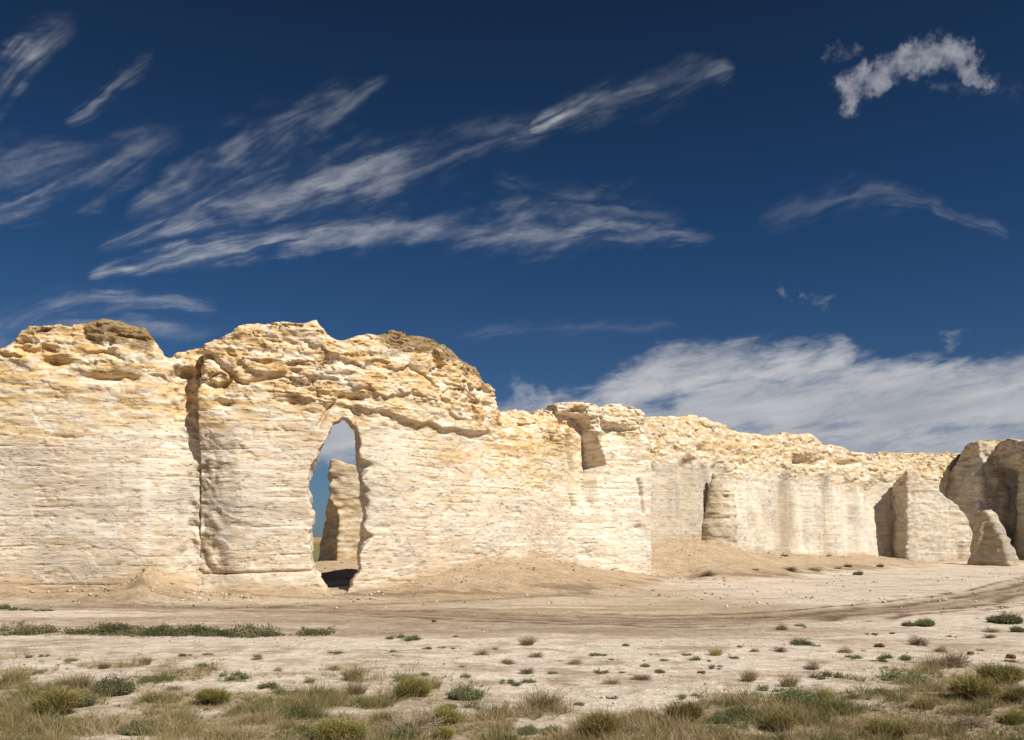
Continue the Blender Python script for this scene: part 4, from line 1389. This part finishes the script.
def proto_shrub(seed):
    """bushy green, upright, with straw tips"""
    n = 700
    b = disc(n, 0.33)
    a = np.arctan2(b[:, 1], b[:, 0])
    lump = 0.75 + 0.4 * vn3(b[:, 0] * 4, b[:, 1] * 4, seed, 3)
    dirs = np.stack([b[:, 0] * 1.5 + 0.25 * rng.normal(size=n), b[:, 1] * 1.5 + 0.25 * rng.normal(size=n), np.ones(n)], 1)
    L = 0.46 * lump * (0.6 + 0.6 * rng.random(n)) * (1.2 - 1.9 * np.linalg.norm(b[:, :2], axis=1))
    f, s = Pile(), Pile()
    s.blades(b, dirs, L * 1.15, np.full(n, 0.009), 0.08 * np.ones(n), 0.4 + 0.6 * rng.random(n))
    for k in range(5):
        t = 0.2 + 0.8 * rng.random(n)
        d = dirs / np.linalg.norm(dirs, axis=1, keepdims=True)
        f.leaves(b + d * (L * t)[:, None] + 0.02 * rng.normal(size=(n, 3)), 0.014 + 0.018 * rng.random(n), 0.75 * t * rng.random(n) + 0.3 * (rng.random(n) > 0.85) + 0.1, 1.0)
    return [('foliage', f.mesh('foliage', M_GREEN)), ('stem', s.mesh('stem', M_GREEN))]


def proto_tumbleweed(seed):
    n = 130
    b = disc(n, 0.05)
    lean = rng.random(n) ** 0.6 * 1.35
    a = rng.random(n) * 2 * np.pi
    dirs = np.stack([np.sin(lean) * np.cos(a), np.sin(lean) * np.sin(a), np.cos(lean)], 1)
    L = 0.42 * (0.7 + 0.4 * rng.random(n)) * (0.8 + 0.3 * np.sin(2 * a + seed))
    f = Pile()
    f.blades(b, dirs, L, np.full(n, 0.014), np.full(n, 0.12), 0.4 * rng.random(n))
    for k in range(9):
        t = 0.3 + 0.65 * rng.random(n)
        f.blades(b + dirs * (L * t)[:, None], dirs + 0.75 * rng.normal(size=(n, 3)), 0.10 + 0.13 * rng.random(n), np.full(n, 0.008), np.full(n, 0.2), 0.25 + 0.75 * rng.random(n), seg=2)
    return [(None, f.mesh('dry_twigs', M_DRY))]


def proto_tuft(seed):
    n = 420
    b = disc(n, 0.2)
    dirs = np.stack([b[:, 0] * 1.7 + 0.22 * rng.normal(size=n), b[:, 1] * 1.7 + 0.22 * rng.normal(size=n), np.ones(n)], 1)
    f = Pile()
    f.blades(b, dirs, 0.5 * (0.5 + 0.6 * rng.random(n)), np.full(n, 0.010), 0.1 + 0.35 * rng.random(n), rng.random(n))
    return [(None, f.mesh('straw_blades', M_STRAW))]


PROTO = {
    'rabbitbrush': [proto_rabbitbrush(i) for i in range(3)],
    'weed': [proto_weed(i) for i in range(4)],
    'shrub': [proto_shrub(i) for i in range(3)],
    'tumbleweed': [proto_tumbleweed(i) for i in range(3)],
    'grass_tuft': [proto_tuft(i) for i in range(3)],
}
KIND = {'y': 'rabbitbrush', 'g': 'weed', 's': 'shrub', 't': 'tumbleweed', 'b': 'grass_tuft'}
# column, row of the foot, width in the picture, kind
PLANTS = [
    (29, 658, 11, 'b'), (46, 656, 13, 'g'), (71, 661, 15, 'g'), (39, 673, 12, 'g'), (13, 681, 34, 'b'), (20, 684, 20, 'g'), (114, 694, 44, 's'), (104, 669, 20, 'b'),
    (145, 665, 20, 'b'), (151, 679, 18, 'g'), (175, 690, 22, 't'), (184, 656, 14, 'g'), (207, 655, 11, 'g'), (207, 666, 18, 'g'), (230, 678, 33, 'g'), (213, 704, 38, 'y'),
    (240, 711, 16, 'g'), (257, 660, 14, 't'), (51, 714, 58, 'y'), (76, 706, 40, 's'), (142, 733, 44, 's'), (81, 688, 32, 'b'),
    (335, 654, 14, 'g'), (390, 652, 13, 'g'), (397, 656, 10, 'g'), (334, 670, 24, 't'), (354, 680, 32, 'b'), (357, 694, 30, 'b'), (402, 681, 23, 't'), (425, 675, 9, 's'),
    (412, 697, 42, 'y'), (466, 699, 40, 's'), (466, 677, 11, 's'), (482, 655, 20, 't'), (495, 650, 10, 't'), (506, 663, 15, 't'), (270, 688, 24, 'g'), (288, 694, 26, 'g'),
    (310, 683, 15, 'b'), (302, 698, 11, 'g'), (341, 742, 58, 'y'), (410, 734, 66, 't'), (382, 722, 34, 'b'), (434, 689, 23, 'b'), (504, 683, 20, 'g'), (258, 659, 13, 'b'),
    (278, 671, 15, 't'), (462, 668, 10, 'b'), (428, 649, 10, 'g'), (442, 648, 9, 'g'), (456, 649, 10, 'g'), (402, 640, 30, 'g'), (456, 637, 10, 't'), (400, 742, 42, 's'),
    (446, 738, 27, 'y'), (449, 708, 19, 'g'), (445, 724, 36, 'y'),
    (527, 645, 24, 'b'), (536, 657, 18, 't'), (510, 664, 15, 't'), (527, 673, 20, 't'), (576, 664, 23, 't'), (595, 655, 13, 'g'), (607, 655, 11, 'g'), (626, 646, 8, 's'),
    (558, 661, 8, 'g'), (552, 674, 13, 'g'), (528, 682, 15, 'g'), (510, 685, 20, 'g'), (645, 667, 11, 's'), (655, 655, 10, 'g'), (664, 661, 10, 'g'), (660, 673, 11, 's'),
    (642, 680, 25, 't'), (612, 684, 23, 't'), (687, 655, 10, 'g'), (701, 661, 20, 'g'), (716, 655, 21, 'b'), (718, 668, 18, 'g'), (702, 673, 10, 'g'), (734, 658, 10, 'g'),
    (740, 647, 9, 't'), (755, 652, 13, 't'), (749, 681, 26, 'b'), (614, 698, 15, 'g'), (604, 698, 8, 'g'), (622, 673, 8, 'g'), (602, 673, 15, 'g'), (614, 660, 10, 'g'),
    (692, 698, 23, 'g'), (645, 719, 28, 'b'), (683, 722, 43, 'y'), (541, 710, 50, 'b'), (579, 705, 13, 'g'), (602, 738, 56, 'y'), (528, 733, 24, 's'), (551, 733, 26, 's'),
    (721, 723, 24, 's'), (741, 717, 33, 's'), (637, 733, 23, 'g'),
    (782, 630, 20, 't'), (802, 627, 15, 'g'), (909, 626, 15, 's'), (925, 626, 20, 's'), (872, 635, 11, 'g'), (892, 634, 6, 's'), (801, 645, 25, 'g'), (816, 646, 9, 'g'),
    (846, 652, 24, 't'), (780, 652, 18, 't'), (918, 645, 28, 't'), (952, 637, 9, 'g'), (992, 632, 18, 't'), (1005, 623, 36, 's'), (990, 638, 15, 't'), (1018, 632, 15, 's'),
    (952, 667, 46, 't'), (980, 651, 11, 't'), (942, 652, 22, 't'), (896, 660, 28, 'g'), (881, 662, 16, 'g'), (853, 658, 15, 'g'), (863, 651, 8, 'g'), (813, 669, 24, 't'),
    (829, 678, 30, 'g'), (886, 668, 8, 'g'), (906, 681, 46, 'g'), (882, 693, 16, 's'), (858, 699, 22, 'g'), (789, 686, 28, 'b'), (772, 690, 24, 'g'), (797, 702, 40, 's'),
    (825, 702, 22, 'y'), (1000, 684, 46, 'y'), (980, 700, 58, 'y'), (1020, 704, 36, 'y'), (924, 709, 34, 'b'), (840, 709, 32, 'b'), (888, 740, 46, 'y'), (1013, 724, 27, 'y'),
    (972, 727, 44, 't'), (779, 730, 34, 'y'), (987, 675, 15, 'g'), (1010, 662, 15, 'g'),
    (762, 549, 7, 't'), (785, 556, 10, 't'), (829, 556, 9, 't'), (756, 570, 10, 't'), (709, 575, 24, 't'), (790, 571, 20, 't'), (815, 571, 22, 't'), (848, 567, 9, 's'), (858, 575, 10, 's'),
    (880, 567, 8, 's'), (838, 569, 12, 't'), (4, 609, 13, 's'), (13, 610, 9, 's'), (24, 610, 16, 'g'), (37, 611, 12, 'g'), (48, 611, 12, 'g'),
]


def hit(px, py):
    """first point of the ground in the direction of a picture point"""
    Y = np.geomspace(9, 140, 900)
    X = (px - CX) / FPX * Y
    ray = EYE - (py - HY) / FPX * Y
    g, _ = ground(X, Y)
    below = np.nonzero(ray <= g)[0]
    i = below[0] if len(below) else len(Y) - 1
    return float(X[i]), float(Y[i]), float(g[i])


LOOK = {'y': ('yellow-green rabbitbrush', 'yellow-green rabbitbrush shrubs'), 'g': ('low dark green weed', 'low green weeds on the dirt'),
        's': ('bushy dull green shrub', 'bushy green shrubs'), 't': ('dry grey-brown tumbleweed', 'dry tumbleweeds'), 'b': ('straw-coloured grass tuft', 'straw-coloured grass tufts')}
CATS = {'y': 'shrub', 'g': 'weed', 's': 'shrub', 't': 'dry shrub', 'b': 'grass tuft'}
COLS = [(0, 'left butte'), (200, 'keyhole arch'), (400, 'tan heap'), (560, 'jutting block'), (655, 'chalk cone'), (760, 'fluted ridge'), (870, 'pointed fin'), (970, 'shaded butte')]
ROWS = [(0, 'at the cliff foot'), (615, 'near the dirt track'), (648, 'on bare pale dirt'), (672, 'at the grass edge'), (700, 'in the near grass')]
ORD = ['first', 'second', 'third', 'fourth', 'fifth', 'sixth', 'seventh', 'eighth', 'ninth', 'tenth', 'eleventh', 'twelfth']


def plant_labels():
    keys = {}
    for i, (px, py, w, k) in enumerate(PLANTS):
        c = [n for a, n in COLS if px >= a][-1]
        r = [n for a, n in ROWS if py >= a][-1]
        keys.setdefault((k, c, r), []).append(i)
    out = {}
    for (k, c, r), ids in keys.items():
        nm = LOOK[k][0]
        where = f'{r} below the {c}' if r != 'at the cliff foot' else f'{r} by the {c}'
        ids.sort(key=lambda i: PLANTS[i][0])
        ws = sorted(PLANTS[i][2] for i in ids)
        for j, i in enumerate(ids):
            if len(ids) == 1:
                out[i] = f'{nm} {where}'
            elif len(ids) == 2 and ws[1] > 1.3 * ws[0]:
                out[i] = f'{"wider" if PLANTS[i][2] == ws[1] else "smaller"} of two, {nm} {where}'
            elif ws[-1] > 1.3 * ws[-2] and PLANTS[i][2] == ws[-1]:
                out[i] = f'widest {nm} {where}'
            elif j == 0:
                out[i] = f'leftmost {nm} {where}'
            elif j == len(ids) - 1:
                out[i] = f'rightmost {nm} {where}'
            else:
                out[i] = f'{nm} {where}, {ORD[j]} from the left'
    return out


def place_plants():
    labels = plant_labels()
    used = {}
    for i, (px, py, w, k) in enumerate(PLANTS):
        x, y, z = hit(px, py)
        scale = (1.3 if k == 'y' else 1.15) * w / FPX * y
        vs = PROTO[KIND[k]]
        j = used.get(k, 0)
        used[k] = j + 1
        parts = vs[j % len(vs)]
        rz = random.random() * 6.28
        hs = scale * random.uniform(0.85, 1.2)
        hs *= {'g': 0.75, 't': 0.68, 'y': 0.82, 's': 0.8, 'b': 0.85}[k]
        if k == 't' and py < 600:
            hs *= 0.7
        if parts[0][0] is None:
            root = bpy.data.objects.new(KIND[k], parts[0][1])
            COL.objects.link(root)
        else:
            root = bpy.data.objects.new(KIND[k], None)
            COL.objects.link(root)
            for nm, me in parts:
                obj(nm, me, root)
        root.location = (x, y, z - 0.01)
        root.rotation_euler = (0, 0, rz)
        root.scale = (scale, scale, hs)
        tag(root, labels[i], CATS[k], LOOK[k][1])


place_plants()


# ------------------------------------------------------------------ ground cover
def scatter_grass():
    """clumps of short grass, each a small fan of blades, with flattened straw between them"""
    p = Pile()
    n = 60000
    y = rng.uniform(9.5, 23.0, n)
    x = rng.uniform(-0.72, 0.72, n) * y
    gd = grass_density(x, y)
    clump = sstep(-0.25, 0.45, fbm2(x / 0.55, y / 0.55, 3, 75))
    keep = rng.random(n) < gd * (0.22 + 0.75 * clump)
    x, y, clump = x[keep], y[keep], clump[keep]
    z, _ = ground(x, y)
    k = 16
    n = len(x)
    tone = np.clip(0.46 - 0.45 * fbm2(x / 1.5, y / 1.5, 2, 71) - 0.45 * vn3(x / 0.30, y / 0.30, 0.5, 72), 0, 1)
    size = (0.08 + 0.26 * rng.random(n) ** 2.0) * (0.6 + 0.7 * clump)
    a = rng.random(n * k) * 6.28
    rad = rng.random(n * k) ** 0.7
    sz = np.repeat(size, k)
    hv = np.stack([np.cos(a), np.sin(a), np.zeros(n * k)], 1) * rad[:, None]
    b = np.repeat(np.stack([x, y, z], 1), k, 0) + hv * (sz * 0.35)[:, None]
    dirs = hv * 0.85 + 0.15 * rng.normal(size=(n * k, 3))
    dirs[:, 2] = 1.0
    L = sz * (0.5 + 0.8 * rng.random(n * k)) * (1.1 - 0.4 * rad)
    p.blades(b, dirs, L, np.full(n * k, 0.0072), 0.15 + 0.5 * rng.random(n * k), np.repeat(tone, k) * 0.72 + 0.42 * rng.random(n * k) ** 1.5, seg=2)
    # flattened straw and twigs
    n = 110000
    y = rng.uniform(9.5, 27.0, n)
    x = rng.uniform(-0.72, 0.72, n) * y
    keep = rng.random(n) < (0.16 + 0.8 * grass_density(x, y)) * sstep(-0.5, 0.5, fbm2(x / 0.8, y / 0.8, 3, 77))
    x, y = x[keep], y[keep]
    z, _ = ground(x, y)
    n = len(x)
    d = rng.normal(size=(n, 3))
    d[:, 2] = np.abs(d[:, 2]) * 0.25 + 0.02
    p.blades(np.stack([x, y, z + 0.012], 1), d, 0.05 + 0.12 * rng.random(n), np.full(n, 0.0075), 0.1 * rng.random(n), np.where(rng.random(n) > 0.2, 0.5 + 0.5 * rng.random(n), 0.2 * rng.random(n)), seg=1)
    o = obj('grass', p.mesh('grass', M_GRASS))
    tag(o, 'patchy mix of straw and green grass across the near ground', 'grass', kind='stuff')


def scatter_strip():
    """low weeds along the verge of the dirt path"""
    p = Pile()
    n = 5200
    x = rng.uniform(-20, -5.2, n)
    yc = 28.1 + 0.25 * np.sin(x * 0.8) + 0.4 * fbm2(x / 2, x * 0, 2, 81)
    y = yc + rng.normal(size=n) * 0.34
    dens = 0.8 * sstep(-0.35, 0.45, fbm2(x / 0.8, y / 0.5, 3, 83) + 0.34) * sstep(-5.2, -7.5, x)
    keep = rng.random(n) < dens
    x, y = x[keep], y[keep]
    n = len(x)
    z, _ = ground(x, y)
    hgt = 0.07 + 0.24 * np.clip(fbm2(x / 0.5, y / 0.5, 2, 85) + 0.3, 0, 1) ** 1.5
    tall = sstep(0.35, 0.7, vn3(x / 0.35, y / 0.9, 0.5, 87))
    hgt = hgt * (1 + 0.7 * tall)
    tb = np.clip(0.30 + 0.65 * fbm2(x / 0.7, y / 0.7, 3, 89), 0, 1)
    k = 10
    b = np.repeat(np.stack([x, y, z], 1), k, 0) + np.concatenate([rng.normal(size=(n * k, 2)) * 0.05, np.zeros((n * k, 1))], 1)
    t = rng.random(n * k)
    c = b.copy()
    c[:, 2] += np.repeat(hgt, k) * t
    p.leaves(c, 0.018 + 0.026 * rng.random(n * k), np.repeat(tb, k) + 0.55 * rng.random(n * k) * t, 1.0)
    k = 3
    b = np.repeat(np.stack([x, y, z], 1), k, 0) + np.concatenate([rng.normal(size=(n * k, 2)) * 0.05, np.zeros((n * k, 1))], 1)
    p.blades(b, np.concatenate([rng.normal(size=(n * k, 2)) * 0.3, np.ones((n * k, 1))], 1), np.repeat(hgt, k) * (0.7 + 0.5 * rng.random(n * k)), np.full(n * k, 0.012), np.full(n * k, 0.1),
             0.3 + 0.6 * rng.random(n * k), seg=2)
    o = obj('verge_weeds', p.mesh('verge_weeds', M_GREEN))
    tag(o, 'long strip of low green weeds along the verge of the pale path', 'weeds', kind='stuff')


def scatter_gravel():
    """clods and chips of chalk"""
    n = 17000
    y = rng.uniform(10.5, 75, n) ** 1.0
    x = rng.uniform(-0.66, 0.66, n) * y
    # chips that have fallen from the faces
    fx, fy = [], []
    for k_, ft in FOOT.items():
        m = int(ft.len * 45)
        X_, Y_, _, nx_, ny_ = ft.at(rng.random(m) * ft.len)
        o_ = rng.exponential(1.1, m) + 0.1
        fx.append(X_ - nx_ * o_)
        fy.append(Y_ - ny_ * o_)
    x, y = np.concatenate([x] + fx), np.concatenate([y] + fy)
    n = len(x)
    _, tal = ground(x, y)
    keep = (tal < 2.9) & (rng.random(n) < sstep(-0.3, 0.6, fbm2(x / 1.7, y / 1.7, 3, 95)))
    x, y = x[keep], y[keep]
    z, _ = ground(x, y)
    n = len(x)
    r = 0.010 + 0.035 * rng.random(n) ** 4 + 0.11 * rng.random(n) ** 7 * (y > 38)
    oct_ = np.array([(1, 0, 0), (0, 1, 0), (-1, 0, 0), (0, -1, 0), (0, 0, 1), (0, 0, -1)], float)
    V = oct_[None] * (0.6 + 0.7 * rng.random((n, 6, 1))) * r[:, None, None] * np.array([1, 1, 0.65])
    a = rng.random(n) * 6.28
    ca, sa = np.cos(a)[:, None], np.sin(a)[:, None]
    V = np.stack([V[..., 0] * ca - V[..., 1] * sa, V[..., 0] * sa + V[..., 1] * ca, V[..., 2]], -1)
    V += np.stack([x, y, z + r * 0.15], 1)[:, None]
    tri = np.array([(0, 1, 4), (1, 2, 4), (2, 3, 4), (3, 0, 4), (1, 0, 5), (2, 1, 5), (3, 2, 5), (0, 3, 5)])
    T = (np.arange(n)[:, None, None] * 6 + tri[None]).reshape(-1, 3)
    m, N, bs, out = new_mat('chalk_chips')
    N.put(bs.inputs['Base Color'], N.ramp(N.attr('tint'), [(0.0, (0.13, 0.085, 0.05)), (0.35, (0.32, 0.24, 0.16)), (1.0, (0.66, 0.58, 0.47))]))
    me = mesh_data('gravel', V.reshape(-1, 3), None, T, m, {'tint': np.repeat(rng.random(n), 6)}, smooth=False)
    tag(obj('gravel', me), 'loose chalk chips and clods scattered over the dirt', 'gravel', kind='stuff')


def clods():
    m, N, bs, out = new_mat('red_brown_clod')
    pos = N.node('ShaderNodeTexCoord').outputs['Object']
    N.put(bs.inputs['Base Color'], N.mix(N.noise(pos, 9, 4), (0.06, 0.03, 0.02), (0.17, 0.085, 0.05)))
    for px, py, w, lab in ((971, 655, 8, 'dark reddish clod on pale dirt beside the big grey tumbleweed'), (1011, 658, 11, 'wide dark reddish clod on pale dirt near the shaded butte'),
                           (434, 622, 6, 'small dark clod lying alone on the path below the tan heap'), (879, 647, 10, 'flat dark reddish clod on pale dirt below the pointed fin')):
        x, y, z = hit(px, py)
        r = w / FPX * y / 2
        g = np.linspace(-1.25, 1.25, 22)
        X, Y, Z = np.meshgrid(g, g, g, indexing='ij')
        D = np.sqrt(X ** 2 + Y ** 2 * 1.2 + (Z * 1.7) ** 2) - 0.85 + 0.30 * fbm3(X * 1.5, Y * 1.5, Z * 1.5, 3, int(px))
        v, q = surface_nets(D)
        v = (v * (g[1] - g[0]) - 1.25) * r
        me = mesh_data('dirt_clod', v, q, None, m)
        tag(obj('dirt_clod', me, None, (x, y, z + r * 0.25)), lab, 'clod', 'reddish brown clods on the dirt')


scatter_grass()
scatter_strip()
scatter_gravel()
clods()
